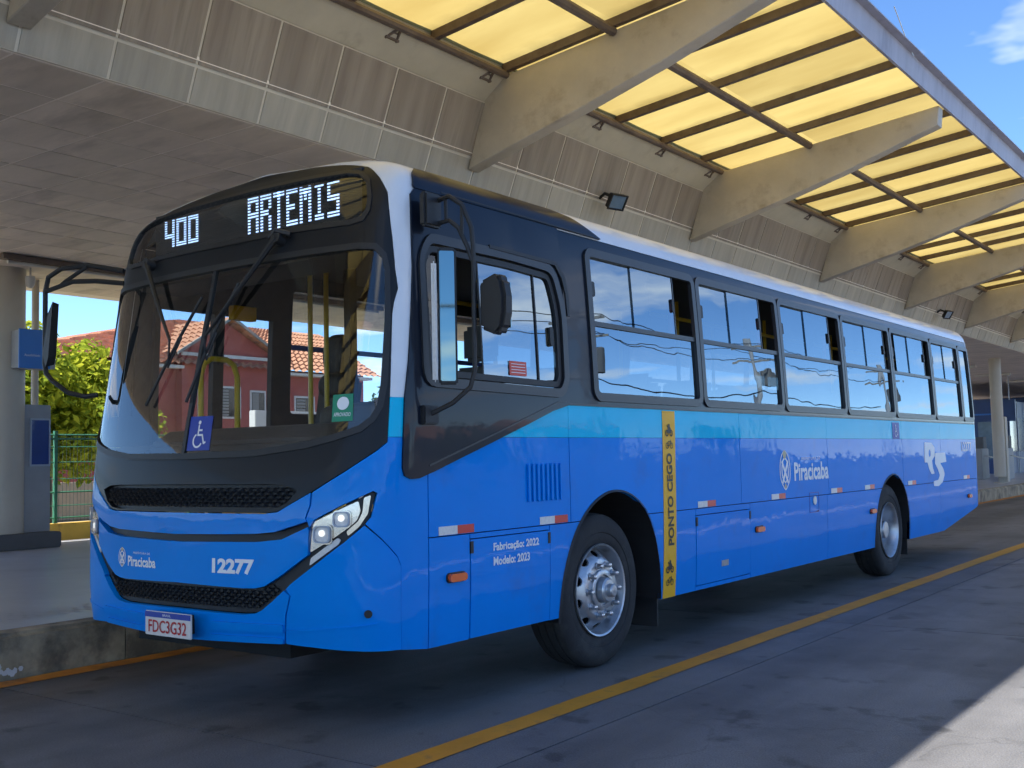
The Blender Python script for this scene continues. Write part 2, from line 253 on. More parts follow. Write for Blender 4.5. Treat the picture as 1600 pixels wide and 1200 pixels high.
class MB:
    def __init__(s): s.v = []; s.f = []
    def add(s, vs, fs):
        k = len(s.v); s.v += [tuple(v) for v in vs]; s.f += [tuple(i+k for i in f) for f in fs]; return s
    def box(s, a, b, mtx=None):
        (x0, y0, z0), (x1, y1, z1) = a, b
        vs = [(x0, y0, z0), (x1, y0, z0), (x1, y1, z0), (x0, y1, z0), (x0, y0, z1), (x1, y0, z1), (x1, y1, z1), (x0, y1, z1)]
        if mtx is not None: vs = [tuple(mtx @ Vector(v)) for v in vs]
        return s.add(vs, [(0, 3, 2, 1), (4, 5, 6, 7), (0, 1, 5, 4), (1, 2, 6, 5), (2, 3, 7, 6), (3, 0, 4, 7)])
    def tube(s, pts, r, n=8, closed=False):
        P = [Vector(p) for p in pts]; k = len(P); rings = []
        up = None
        for i in range(k):
            if closed: d = (P[(i+1) % k]-P[i-1])
            else: d = P[min(i+1, k-1)]-P[max(i-1, 0)]
            d.normalize()
            if up is None:
                up = Vector((0, 0, 1)) if abs(d.z) < .9 else Vector((1, 0, 0))
            a = up-d*up.dot(d); a.normalize(); up = a; b = d.cross(a)
            rr = r[i] if isinstance(r, (list, tuple)) else r
            rings.append([P[i]+(a*math.cos(t)+b*math.sin(t))*rr for t in [2*math.pi*j/n for j in range(n)]])
        vs = [v for g in rings for v in g]; fs = []
        for i in range(k if closed else k-1):
            j2 = (i+1) % k
            for j in range(n): fs.append((i*n+j, i*n+(j+1) % n, j2*n+(j+1) % n, j2*n+j))
        if not closed: fs += [tuple(range(n-1, -1, -1)), tuple(range((k-1)*n, k*n))]
        return s.add(vs, fs)
    def prism(s, poly, axis, a, b):   # poly: 2D list, extruded along axis from a to b
        n = len(poly)
        def pt(p, t):
            return {'x': (t, p[0], p[1]), 'y': (p[0], t, p[1]), 'z': (p[0], p[1], t)}[axis]
        vs = [pt(p, a) for p in poly]+[pt(p, b) for p in poly]
        ar = sum(poly[i][0]*poly[(i+1) % n][1]-poly[(i+1) % n][0]*poly[i][1] for i in range(n))
        fs = [tuple(range(n-1, -1, -1)), tuple(range(n, 2*n))]+[(i, (i+1) % n, n+(i+1) % n, n+i) for i in range(n)]
        if (ar < 0) ^ (axis == 'y'): fs = [f[::-1] for f in fs]
        return s.add(vs, fs)
    def lathe(s, prof, c, axis='x', n=40, mirror=1):   # prof: (axial offset, radius)
        k = len(prof); vs = []
        for a, r in prof:
            for j in range(n):
                t = 2*math.pi*j/n; u, v = r*math.cos(t), r*math.sin(t)
                vs.append({'x': (c[0]+a*mirror, c[1]+u, c[2]+v), 'z': (c[0]+u, c[1]+v, c[2]+a), 'y': (c[0]+u, c[1]+a*mirror, c[2]+v)}[axis])
        fs = [(i*n+j, i*n+(j+1) % n, (i+1)*n+(j+1) % n, (i+1)*n+j) for i in range(k-1) for j in range(n)]
        return s.add(vs, fs)
    def build(s, name, m, parent=None, smooth=False, bev=0., loc=None):
        me = mesh(s.v, s.f, name)
        if bev:
            bm = bmesh.new(); bm.from_mesh(me); bmesh.ops.bevel(bm, geom=[e for e in bm.edges if len(e.link_faces) == 2 and e.calc_face_angle(0) > .5], offset=bev, segments=2, affect='EDGES', clamp_overlap=True)
            bm.to_mesh(me); bm.free()
        o = link(name, me, m, parent, smooth, loc)
        if smooth:
            try: me.set_sharp_from_angle(angle=math.radians(38))
            except Exception: pass
        return o
def cr(P, n=24):
    P = [np.array(p, float) for p in P]; Q = [2*P[0]-P[1]]+P+[2*P[-1]-P[-2]]; o = []
    for i in range(1, len(Q)-2):
        a, b, c, d = Q[i-1:i+3]
        for t in np.linspace(0, 1, n, endpoint=False): o.append(.5*(2*b+(c-a)*t+(2*a-5*b+4*c-d)*t*t+(3*b-a-3*c+d)*t**3))
    o.append(P[-1]); return np.array(o)
# ------------------------------------------------------------------ bus body surface: s runs round the plan from the nose, z is height
XC = -1.285
_pl = [(XC, .08), (-1.0, .09), (-.75, .117), (-.52, .155), (-.34, .2), (-.2, .25), (-.1, .315), (-.04, .4), (-.01, .51), (0, .65), (0, .95), (0, 1.2)]
_Q = [(2*XC+1.0, .09)]+_pl
_D = cr(_Q, 30)[30:]
_re = np.vstack([[(0, 1.2)], [(0, v) for v in np.linspace(1.4, 11.8, 53)], cr([(0, 11.8), (0, 11.95), (0, 12.08), (-.02, 12.19), (-.07, 12.27), (-.16, 12.31), (-.3, 12.33), (-.5, 12.34), (-.8, 12.35), (XC, 12.35)], 10)[1:]])
_D = np.vstack([_D, _re[1:]]); _S = np.concatenate([[0], np.cumsum(np.linalg.norm(np.diff(_D, axis=0), axis=1))])
SEND = _S[-1]
K0 = float(np.interp(2.0, _D[:400, 1], _S[:400])) - 2.0 if False else None
_i = np.argmin(abs(_D[:, 1]-3.0)); K0 = _S[_i]-_D[_i, 1]
def Y(y): return y+K0
_lz = cr(list(zip([-.3, .0, .38, .6, .9, 1.2, 1.5, 1.9, 2.3, 2.5, 2.65, 2.8, 2.92, 3.02, 3.08, 3.13, 3.3], [.1, .06, .03, .0, 0., .01, .055, .14, .23, .275, .31, .36, .43, .55, .62, .66, .7])), 10)
_xt = cr(list(zip([-.3, .1, .36, .6, .9, 1.3, 1.7, 2.1, 2.4, 2.7, 2.82, 2.9, 2.96, 3.0, 3.04, 3.07, 3.09, 3.105, 3.12, 3.125], [.08, .045, .02, .006, 0, 0, .003, .018, .035, .056, .07, .095, .14, .2, .31, .45, .6, .8, 1.1, 1.2])), 10)
def lean(z): return float(np.interp(z, _lz[:, 0], _lz[:, 1]))
def tum(z): return float(np.interp(z, _xt[:, 0], _xt[:, 1]))
def Bv(s, z):
    s = np.asarray(s, float); z = np.asarray(z, float); sg = np.where(s >= 0, 1., -1.); a = np.minimum(abs(s), SEND)
    x = np.interp(a, _S, _D[:, 0]); y = np.interp(a, _S, _D[:, 1]); tu = np.interp(z, _xt[:, 0], _xt[:, 1]); le = np.interp(z, _lz[:, 0], _lz[:, 1])
    y2 = y+le*np.clip((.8-y)/.74, 0, 1)-np.where(y > 11.5, .35*tu*(y-11.5), 0)
    return np.stack([XC+sg*(x-XC)*(1-tu/1.285), y2, z], -1)
def Bnv(s, z):
    e = .004; z = np.minimum(z, 3.118); s = np.asarray(s, float)
    n = np.cross(Bv(s+e, z)-Bv(s-e, z), Bv(s, z+e)-Bv(s, z-e)); return n/np.linalg.norm(n, axis=-1)[..., None]
def B(s, z): return Vector(Bv(s, z))
def Bn(s, z): return Vector(Bnv(s, z))
def bus_map(s, z, off): return B(s, z)+Bn(s, z)*off
def pipv(p, poly):
    p = np.asarray(p, float); c = np.zeros(len(p), bool); q = np.asarray(poly, float); x, y = p[:, 0], p[:, 1]
    for (xi, yi), (xj, yj) in zip(q, np.roll(q, 1, 0)):
        if yi == yj: continue
        c ^= ((yi > y) != (yj > y)) & (x < (xj-xi)*(y-yi)/(yj-yi)+xi)
    return c
def pip(p, poly): return bool(pipv([p], poly)[0])
def subdiv(poly, ds, dz, fine=False):
    o = []
    for i in range(len(poly)):
        a, b = poly[i], poly[(i+1) % len(poly)]
        d = ds if fine or max(abs(a[0]), abs(b[0])) < 1.9 or max(abs(a[0]), abs(b[0])) > Y(11.9) else max(ds, .5)
        n = max(1, int(math.ceil(max(abs(b[0]-a[0])/d, abs(b[1]-a[1])/dz))))
        for k in range(n): o.append((a[0]+(b[0]-a[0])*k/n, a[1]+(b[1]-a[1])*k/n))
    return o
def patch(name, outer, holes=(), m='blue', parent=None, thick=.02, off=0., ds=.06, dz=.09, mapf=bus_map, back=None, grid=True, fine=False):
    outs = subdiv(outer, ds, dz, fine); hs = [subdiv(h, ds, dz, fine) for h in holes]
    V2 = []; E2 = []
    for L in [outs]+hs:
        k = len(V2); n = len(L); V2 += list(L); E2 += [(k+i, k+(i+1) % n) for i in range(n)]
    if grid:
        a0, a1 = min(p[0] for p in outs), max(p[0] for p in outs); b0, b1 = min(p[1] for p in outs), max(p[1] for p in outs)
        gs = []; x = a0+ds*.5
        while x < a1:
            gs.append(x); x += ds if (fine or abs(x) < 1.9 or abs(x) > Y(11.9)) else max(ds, .5)
        gz = np.arange(b0+dz*.5, b1, dz)
        if len(gs) and len(gz):
            G = np.stack(np.meshgrid(gs, gz), -1).reshape(-1, 2); k = pipv(G, outs)
            for h in hs: k &= ~pipv(G, h)
            G = G[k]
            if len(G):
                arr = np.array(V2); d2 = ((G[:, None, :]-arr[None])**2).sum(-1).min(1); V2 += [tuple(p) for p in G[d2 > (.35*min(ds, dz))**2]]
    r = delaunay_2d_cdt([Vector(p) for p in V2], E2, [], 0, 1e-5)
    pts = np.array([tuple(p) for p in r[0]]); T = np.array([tuple(t) for t in r[2]]); c = pts[T].mean(1); k = pipv(c, outs)
    for h in hs: k &= ~pipv(c, h)
    T = T[k]; a, b, d = pts[T[:, 0]], pts[T[:, 1]], pts[T[:, 2]]
    fl = (b[:, 0]-a[:, 0])*(d[:, 1]-a[:, 1])-(b[:, 1]-a[:, 1])*(d[:, 0]-a[:, 0]) < 0; T[fl] = T[fl][:, [0, 2, 1]]
    used = np.unique(T); rm = -np.ones(len(pts), int); rm[used] = np.arange(len(used)); pts = pts[used]; T = rm[T]
    n = len(pts); bus_ = mapf is bus_map
    if bus_:
        P_ = Bv(pts[:, 0], pts[:, 1]); N_ = Bnv(pts[:, 0], pts[:, 1]); fv = P_+N_*off; bv = P_+N_*(off-thick)
    else:
        fv = np.array([tuple(mapf(p[0], p[1], off)) for p in pts]); bv = np.array([tuple(mapf(p[0], p[1], off-thick)) for p in pts])
    fs = [tuple(t) for t in T.tolist()]; nf = len(fs); mi = [0]*nf; vs = fv
    if thick:
        vs = np.vstack([fv, bv]); fs += [(t[0]+n, t[2]+n, t[1]+n) for t in T.tolist()]; mi += [1]*nf
        ed = set()
        for t in T.tolist(): ed.update(((t[0], t[1]), (t[1], t[2]), (t[2], t[0])))
        rim = [e for e in ed if (e[1], e[0]) not in ed]
        fs += [(b_, a_, a_+n, b_+n) for a_, b_ in rim]; mi += [0]*len(rim)
    me = mesh(vs.tolist(), fs, name)
    me.materials.append(MT[m]); me.materials.append(MT[back or m])
    me.polygons.foreach_set('material_index', mi)
    me.polygons.foreach_set('use_smooth', [bus_ or i < nf for i in range(len(fs))])
    if bus_:
        ln = []; NL = N_.tolist()
        for p in me.polygons:
            if p.index < nf: ln += [NL[i] for i in p.vertices]
            else: ln += [tuple(p.normal)]*len(p.vertices)
        me.normals_split_custom_set(ln)
    me.update()
    return link(name, me, None, parent)
def gridpatch(name, s0, s1, zs, m, parent):
    ss_ = np.linspace(s0, s1, 25); n = len(zs); S2, Z2 = np.meshgrid(ss_, zs, indexing='ij'); P_ = Bv(S2, Z2).reshape(-1, 3); N_ = Bnv(S2, Z2).reshape(-1, 3)
    fs = [(i*n+j, (i+1)*n+j, (i+1)*n+j+1, i*n+j+1) for i in range(24) for j in range(n-1)]
    me = mesh(P_.tolist(), fs, name); me.polygons.foreach_set('use_smooth', [True]*len(fs)); me.normals_split_custom_set_from_vertices(N_.tolist()); return link(name, me, m, parent)
def mir(half):   # half outline with s>=0 listed from the centre top to the centre bottom
    return [(s, z) for s, z in half]+[(-s, z) for s, z in half[::-1] if s > 1e-6]
def neg(poly): return [(-s, z) for s, z in poly][::-1]
def rrect(a0, a1, b0, b1, r, n=5):
    o = []
    for cx, cy, t0 in ((a1-r, b1-r, 0), (a0+r, b1-r, 90), (a0+r, b0+r, 180), (a1-r, b0+r, 270)):
        for k in range(n+1):
            t = math.radians(t0+90*k/n); o.append((cx+r*math.cos(t), cy+r*math.sin(t)))
    return o
def rnd(poly, r=.03, n=4):   # round the corners of a polygon
    o = []; N = len(poly)
    for i in range(N):
        p = Vector(poly[i]); a = Vector(poly[i-1])-p; b = Vector(poly[(i+1) % N])-p
        q = min(r, a.length*.45, b.length*.45); A = p+a.normalized()*q; C = p+b.normalized()*q
        for k in range(n+1):
            t = k/n; o.append(tuple(A*(1-t)**2+p*2*t*(1-t)+C*t*t))
    return o
def grow(poly, d):
    N = len(poly); o = []; ar = sum(poly[i][0]*poly[(i+1) % N][1]-poly[(i+1) % N][0]*poly[i][1] for i in range(N)); sg = 1 if ar > 0 else -1
    for i in range(N):
        a, p, b = Vector(poly[i-1]), Vector(poly[i]), Vector(poly[(i+1) % N])
        u = (p-a); v = (b-p)
        if u.length < 1e-7 or v.length < 1e-7: o.append(tuple(p)); continue
        u.normalize(); v.normalize(); n1 = Vector((u.y, -u.x)); n2 = Vector((v.y, -v.x)); nn = n1+n2
        if nn.length < 1e-6: o.append(tuple(p)); continue
        nn.normalize(); o.append(tuple(p+nn*(sg*d/max(.5, nn.dot(n1)))))
    return o
_tc = {}
def text2d(txt, bold=0.0, sx=1., shear=0.):
    k = (txt, bold)
    if k not in _tc:
        c = bpy.data.curves.new('t', 'FONT'); c.body = txt; c.size = 1; c.offset = bold; c.resolution_u = 3
        o = bpy.data.objects.new('t', c); COL.objects.link(o); dg = bpy.context.evaluated_depsgraph_get(); dg.update()
        me = bpy.data.meshes.new_from_object(o.evaluated_get(dg)); bpy.data.objects.remove(o)
        _tc[k] = ([(v.co.x, v.co.y) for v in me.vertices], [tuple(p.vertices) for p in me.polygons]); bpy.data.meshes.remove(me)
    return _tc[k]
def text_fit(txt, w, h, bold=0.):
    v, f = text2d(txt, bold); a = np.array(v); lo = a.min(0); hi = a.max(0)
    return (a-lo)/(hi-lo)*np.array([w, h]), f
def decal(name, vs2, fs, m, parent, mapf=bus_map, off=.0035):
    vs = [mapf(float(p[0]), float(p[1]), off) for p in vs2]
    return link(name, mesh(vs, fs, name), m, parent)
def text_on(name, txt, s0, z0, w, h, m, parent, bold=0., off=.0035, mapf=bus_map, vert=False):
    v, f = text_fit(txt, w, h, bold)
    if vert: v = np.stack([s0-v[:, 1], z0+v[:, 0]], 1); 
    else: v = v+np.array([s0, z0])
    return decal(name, v, f, m, parent, mapf, off)
def strokes(lines, wd):   # thick polylines as quads
    vs = []; fs = []
    for L in lines:
        for a, b in zip(L[:-1], L[1:]):
            a, b = Vector(a), Vector(b); d = b-a
            if d.length < 1e-6: continue
            d.normalize(); n = Vector((-d.y, d.x))*wd*.5; e = d*wd*.25; k = len(vs)
            vs += [tuple(a-e-n), tuple(b+e-n), tuple(b+e+n), tuple(a-e+n)]; fs.append((k, k+1, k+2, k+3))
    return vs, fs
def disc(cx, cy, r, n=14): return [(cx+r*math.cos(2*math.pi*k/n), cy+r*math.sin(2*math.pi*k/n)) for k in range(n)], [tuple(range(n))]
def arc(cx, cy, r, a0, a1, n=14): return [(cx+r*math.cos(math.radians(a0+(a1-a0)*k/n)), cy+r*math.sin(math.radians(a0+(a1-a0)*k/n))) for k in range(n+1)]
def join2(*ps):
    vs = []; fs = []
    for v, f in ps: k = len(vs); vs += list(v); fs += [tuple(i+k for i in q) for q in f]
    return vs, fs
# ================================================================== THE SETTING
def struct(o): o['kind'] = 'structure'; return o
struct(MB().box((-300, -300, -.6), (300, 400, -.02)).build('ground', 'ground'))
road = struct(MB().box((-3.17, -14, -.3), (8.6, 70, -.008)).build('road', 'well'))
XE = [-3.165, .75, 4.65, 8.55]; YE = [-10+5*k for k in range(16)]
for i in range(3):
    me = None
    for j in range(15):
        g = .006; L = XE[i+1]-XE[i]
        if me is None:
            me = mesh(*(lambda b: (b.v, b.f))(MB().box((g, g, -.05), (L-g, 5-g, 0))), 'road_slab')
        link('road_slab', me, 'slab' if not me.materials else None, road, loc=(XE[i], YE[j], 0))
def strip(name, x0, x1, y0, y1, z, m, wob=.004, n=70):
    vs = []; fs = []
    for k in range(n+1):
        y = y0+(y1-y0)*k/n; vs += [(x0+random.uniform(-wob, wob), y, z), (x1+random.uniform(-wob, wob), y, z)]
    fs = [(2*k, 2*k+1, 2*k+3, 2*k+2) for k in range(n)]
    return struct(link(name, mesh(vs, fs, name), m))
strip('lane_line', .29, .45, -9, 68, .004, 'line', .008, 160)
strip('edge_line', 4.45, 4.72, -12, 68, .004, 'trimw', .004, 60)
strip('kerb_line', -3.13, -2.94, -9, 68, .004, 'oldline', .012, 160)
# platform: slab and kerb stones
plat = struct(MB().box((-11.12, -20, -.25), (-3.36, 70, .3)).build('platform', 'plat'))
kb = MB().box((-.19, .006, -.24), (0, 1.194, 0.3)); km = mesh(kb.v, kb.f, 'kerbstone')
bmk = bmesh.new(); bmk.from_mesh(km); bmesh.ops.bevel(bmk, geom=[e for e in bmk.edges if abs(e.verts[0].co.z-.3) < 1e-4 and abs(e.verts[1].co.z-.3) < 1e-4 and abs(e.verts[0].co.x) < 1e-4 and abs(e.verts[1].co.x) < 1e-4], offset=.03, segments=3, affect='EDGES'); bmk.to_mesh(km); bmk.free()
for k in range(46):
    link('kerb_stone', km, 'kerb' if not km.materials else None, plat, loc=(-3.166+random.uniform(-.004, .004), -6.2+k*1.2+.02, random.uniform(-.006, .003)))
# tactile chequer strip on the platform edge
vs = []; fs = []
for j in range(-40, 330):
    for i in range(4):
        x = -3.75-.1*i; y = j*.1+(.05 if i % 2 else 0)
        if random.random() < .1: continue
        k = len(vs); r = .036; vs += [(x-r, y-r*.5, .304), (x+r, y-r*.5, .304), (x+r, y+r*.5, .304), (x-r, y+r*.5, .304)]; fs.append((k, k+1, k+2, k+3))
tk = link('tactile_strip', mesh(vs, fs), 'tact', plat); tk['kind'] = 'stuff'
# lime stain on the kerb face
vs = []; fs = []
for (cy, cz, n, sx, sz) in ((.0, .15, 30, .025, .09), (.03, .1, 26, .03, .06), (.1, .055, 22, .07, .01), (-.03, .2, 22, .03, .04)):
    for _ in range(n):
        y = cy+random.gauss(0, sx); z = max(.01, cz+random.gauss(0, sz)*.6); r = random.uniform(.01, .024); k = len(vs); xo = -3.160+.00006*len(fs)
        q = [(xo, y+r*math.cos(t)*random.uniform(.6, 1.2), z+r*math.sin(t)*random.uniform(.6, 1.2)) for t in [j*1.047 for j in range(6)]]
        vs += q; fs.append(tuple(range(k, k+6)))
ls = link('lime_stain', mesh(vs, fs), 'lime', plat); ls['kind'] = 'stuff'
struct(MB().box((-60, -60, -.5), (-11.13, 110, -.012)).build('verge', 'grass'))
struct(MB().box((8.6, -60, -.5), (80, 130, -.012)).build('street', 'slab'))
# ------------------------------------------------------------------ terminal roof: ceiling boards and tilted fascia
YR0, YR1 = -14.05, 61.0
ZC = 4.07
roof = thing('terminal_roof', 'wide flat terminal roof with brown boarded ceiling and tilted weathered panel fascia', 'roof', (-7.4, 10, 4.07))
bk = MB(); bk.box((-11.9, YR0, ZC+.002), (-2.9, YR1, ZC+.3)); bk.box((-11.9, YR0, ZC+.301), (-2.75, YR1, 5.4)); bk.build('roof_core', 'ceiljoint', roof)
MOD = .668; bw = .62
bm_ = MB().box((-bw+.011, .011, 0), (-.011, MOD-.011, .03)); bme = mesh(bm_.v, bm_.f, 'ceiling_board')
J0 = .672
restb = MB(); NX = 14
for j in range(int((YR0-J0)/MOD)+1, int((YR1-J0)/MOD)):
    for i in range(NX+1):
        x = -2.9-i*bw; y = J0+j*MOD
        if x-bw < -11.95: continue
        if -1.2 < y < 9.2: link('ceiling_board', bme, 'ceil' if not bme.materials else None, roof, loc=(x, y, ZC-random.uniform(0, .003)))
        else: restb.box((x-bw+.006, y+.006, ZC), (x-.006, y+MOD-.006, ZC+.04))
ro = restb.build('ceiling_boards', 'ceil', roof); ro['kind'] = 'stuff'
# fascia
P0, P1, P2, P3 = (-2.888, ZC), (-2.779, 4.338), (-2.576, 4.85), (-2.337, 5.03)
bk = MB(); bk.prism([(-2.885+.005, ZC+.004), (P2[0]+.004, P2[1]-.002), (P2[0]-.4, P2[1]-.002), (-3.2, ZC+.03)], 'y', YR0, YR1); bk.build('fascia_backing', 'joint', roof)
def panel_mesh(a, b, g=.013):
    ux, uz = b[0]-a[0], b[1]-a[1]; L = math.hypot(ux, uz); ux /= L; uz /= L; nx, nz = uz, -ux
    q = lambda t, d: (a[0]+ux*t+nx*d, a[1]+uz*t+nz*d)
    poly = [q(g, .012), q(L-g, .012), q(L-g, -.02), q(g, -.02)]
    b2 = MB(); n = 4; vs = [(p[0]-a[0], g, p[1]-a[1]) for p in poly]+[(p[0]-a[0], MOD-g, p[1]-a[1]) for p in poly]
    b2.add(vs, [(0, 1, 2, 3), (7, 6, 5, 4), (0, 4, 5, 1), (1, 5, 6, 2), (2, 6, 7, 3), (3, 7, 4, 0)])
    me = mesh(b2.v, b2.f, 'fascia_panel'); bm = bmesh.new(); bm.from_mesh(me); bmesh.ops.recalc_face_normals(bm, faces=bm.faces); bm.to_mesh(me); bm.free(); return me
pm = [panel_mesh(P0, P1), panel_mesh(P1, P2)]
for j in range(int((YR0-J0)/MOD)+1, int((YR1-J0)/MOD)):
    for k in (0, 1):
        a = (P0, P1)[k]; link('fascia_panel', pm[k], ('fascialow', 'fascia')[k] if not pm[k].materials else None, roof, loc=(a[0], J0+j*MOD, a[1]))
MB().prism([(P2[0], P2[1]+.004), (P3[0], P3[1]), (P3[0]-.02, 5.35), (P2[0]-.5, 5.35), (P2[0]-.5, P2[1]+.004)], 'y', YR0, YR1).build('edge_band', 'band', roof)
# ------------------------------------------------------------------ canopy with tapering beams
can = thing('canopy', 'translucent yellow sheet canopy carried on tapering cream beams above the bus', 'canopy', (-1, 10, 5.1))
BS = 4.69; BY = [-.02+BS*k for k in range(-3, 13)]
CX0, CZ0, CX1, CZ1 = -2.30, 5.075, .475, 5.375
slope = (CZ1-CZ0)/(CX1-CX0)
def cz(x): return CZ0+(x-CX0)*slope
prof = [(-2.80, 4.215), (-2.2, 4.37), (-1.507, 4.545), (-.634, 4.785), (.2, 5.055), (.44, 5.125), (.462, cz(.462)-.02), (-2.3, cz(-2.3)-.02), (-2.52, 5.06), (-2.57, 4.87), (-2.66, 4.62)]
bmesh_ = MB().prism(prof, 'y', -.085, .085); bme2 = mesh(bmesh_.v, bmesh_.f, 'beam')
bm = bmesh.new(); bm.from_mesh(bme2); bmesh.ops.recalc_face_normals(bm, faces=bm.faces); bmesh.ops.bevel(bm, geom=[e for e in bm.edges if e.calc_face_angle(0) > 1.2], offset=.008, segments=1, affect='EDGES'); bm.to_mesh(bme2); bm.free()
for y in BY: link('beam', bme2, 'cream' if not bme2.materials else None, can, loc=(0, y, 0))
PS = 1.047; PY = [5.62+PS*k for k in range(-19, 53)]
pb = MB(); pb.add([(CX0-.02, -.03, cz(CX0)), (CX1, -.03, cz(CX1)), (CX1, .03, cz(CX1)), (CX0-.02, .03, cz(CX0)), (CX0-.02, -.03, cz(CX0)+.08), (CX1, -.03, cz(CX1)+.08), (CX1, .03, cz(CX1)+.08), (CX0-.02, .03, cz(CX0)+.08)], [(0, 3, 2, 1), (4, 5, 6, 7), (0, 1, 5, 4), (1, 2, 6, 5), (2, 3, 7, 6), (3, 0, 4, 7)])
pme = mesh(pb.v, pb.f, 'purlin')
XM = -1.10
def sheet_mesh(x0, x1):
    vs = []; fs = []; n = 8
    for i in range(n+1):
        y = PS*i/n; sag = -.012*math.sin(math.pi*i/n)
        for x in (x0, (x0+x1)/2, x1): vs.append((x, y, cz(x)+.083+sag))
    for i in range(n):
        for j in range(2): a = i*3+j; fs.append((a, a+1, a+4, a+3))
    return mesh(vs, fs, 'sheet')
sms = [sheet_mesh(CX0-.05, XM), sheet_mesh(XM, CX1+.01)]
for y in PY:
    link('purlin', pme, 'purlin' if not pme.materials else None, can, loc=(0, y, 0))
    for sm_ in sms: link('sheet', sm_, 'sheet' if not sm_.materials else None, can, smooth=True, loc=(0, y, 0))
YA, YB = PY[0], PY[-1]+PS
for x, r, dz in ((XM, .045, -.03), (CX0+.0, .038, -.02)):
    for a, b in zip(BY[:-1], BY[1:]): MB().tube([(x, a+.087, cz(x)+dz), (x, b-.087, cz(x)+dz)], r, 8).build('tie_tube', 'purlin', can, smooth=True)
gb = MB().prism([(CX1+.0, cz(CX1)-.03), (CX1+.03, cz(CX1)-.03), (CX1+.055, cz(CX1)+.21), (CX1+.14, cz(CX1)+.212), (CX1+.14, cz(CX1)+.225), (CX1-.0, cz(CX1)+.225)], 'y', YA, YB)
gb.build('gutter', 'gutter', can)
# gusset brackets under the inner edge
gp = MB(); gp.tube([(-2.42, -.07, 4.975), (-2.28, 0, cz(-2.3)-.02)], .014, 5); gp.tube([(-2.42, .07, 4.975), (-2.28, 0, cz(-2.3)-.02)], .014, 5); gp.tube([(-2.4, -.08, 4.98), (-2.4, .08, 4.98)], .014, 5); gp.tube([(-2.36, -.035, 5.02), (-2.36, .035, 5.02)], .012, 5)
gm = mesh(gp.v, gp.f, 'bracket')
for a in BY:
    for d in (.28, 1.7, 3.1, 4.4): link('bracket', gm, 'purlin' if not gm.materials else None, can, loc=(0, a+d, 0))
# joint posts of tie tube to purlins
# lightning rod
rod = MB().tube([(.55, 8.02, 5.55), (.52, 7.9, 5.7), (.46, 7.72, 6.02)], .006, 5).build('antenna_rod', 'steel'); tag(rod, 'thin metal rod standing on the canopy edge against the sky', 'rod')
# ------------------------------------------------------------------ columns
def column(x, y, r, label, boxdir):
    c = thing('column', label, 'column', (x, y, .3), 'round columns carrying the terminal roof')
    MB().lathe([(0.2, r), (1.5, r), (3.0, r), (3.77, r)], (x, y, .3), 'z', 40).build('shaft', 'column', c, smooth=True)
    return c
c1 = column(-10.35, 3.98, .25, 'round cream column at the left edge beside the blue hanging sign', 1)
MB().box((-10.52, 4.17, .5), (-10.2, 4.56, 2.23)).build('pipe_casing', 'greybox', c1, bev=.012)
MB().box((-10.68, 3.55, .3), (-9.98, 4.60, .51)).build('plinth', 'basegrey', c1, bev=.015)
c2 = column(-3.97, 31.45, .17, 'slim round cream column on the platform beyond the rear of the bus', 1)
MB().box((-4.05, 31.55, .32), (-3.78, 31.82, 2.3)).build('pipe_casing', 'column', c2, bev=.012)
MB().lathe([(0, .19), (.03, .19), (.03, .17)], (-3.97, 31.45, .3), 'z', 30).build('plinth', 'column', c2)
nb = thing('notice_board', 'narrow framed dark blue notice on the grey casing of the left column', 'notice', (-10.2, 4.39, 1.4))
b = MB(); 
for a, c in (((4.25, 1.395), (4.27, 2.045)), ((4.52, 1.395), (4.54, 2.045)), ((4.27, 2.02), (4.52, 2.045)), ((4.27, 1.395), (4.52, 1.42))): b.box((-10.198, a[0], a[1]), (-10.175, c[0], c[1]))
b.build('frame', 'frame', nb); MB().box((-10.198, 4.27, 1.42), (-10.184, 4.52, 2.02)).build('poster', 'poster', nb)
sg = thing('hanging_sign', 'square blue box sign fixed to the round column at left', 'sign', (-10.1, 4.2, 2.7))
MB().box((-10.2, 3.93, 2.70), (-9.87, 4.42, 3.2)).build('case', 'greybox', sg)
MB().box((-9.868, 3.90, 2.69), (-9.85, 4.335, 3.21)).build('face', 'sign', sg)
flat = lambda X: (lambda s, z, off: Vector((X+off, s, z)))
text_on('lettering', 'Acessibilidade', 3.97, 2.85, .22, .032, 'decalw', sg, .0, .003, flat(-9.85))
MB().tube([(-10.3, 4.2, 3.1), (-10.2, 4.2, 3.1)], .02, 6).build('arm', 'greybox', sg)
dp = MB().tube([(-10.8, 4.66, .32), (-10.8, 4.66, 4.05)], .05, 10).build('downpipe', 'column', smooth=True); tag(dp, 'thin beige downpipe behind the left column and the blue sign', 'pipe')
dome = thing('dome_light', 'small white dome lamp under the ceiling beside the left column', 'lamp', (-10.0, 4.2, 3.9))
MB().lathe([(.1, .06), (.06, .065), (0, .06), (-.04, .045), (-.06, .02), (-.065, .001)], (-10.02, 4.14, 3.85), 'z', 16).build('globe', 'lampw', dome, smooth=True)
MB().tube([(-10.02, 4.14, 3.94), (-10.02, 4.14, 4.07)], .012, 6).build('stem', 'lampw', dome)
for k, (y0, y1) in enumerate(((3.35, 6.4), (7.2, 10.2), (11, 14))):
    fx = thing('strip_light', ('long strip light under the ceiling behind the left mirror arm', 'strip light under the ceiling hidden behind the windscreen', 'strip light under the ceiling behind the bus cab')[k], 'lamp', (-9.3, (y0+y1)/2, 4.0), 'strip lights under the terminal ceiling')
    MB().box((-9.36, y0, 3.99), (-9.24, y1, 4.06)).build('housing', 'purlin', fx); MB().tube([(-9.3, y0+.08, 3.965), (-9.3, y1-.08, 3.965)], .02, 8).build('tube', 'lampw', fx, smooth=True)
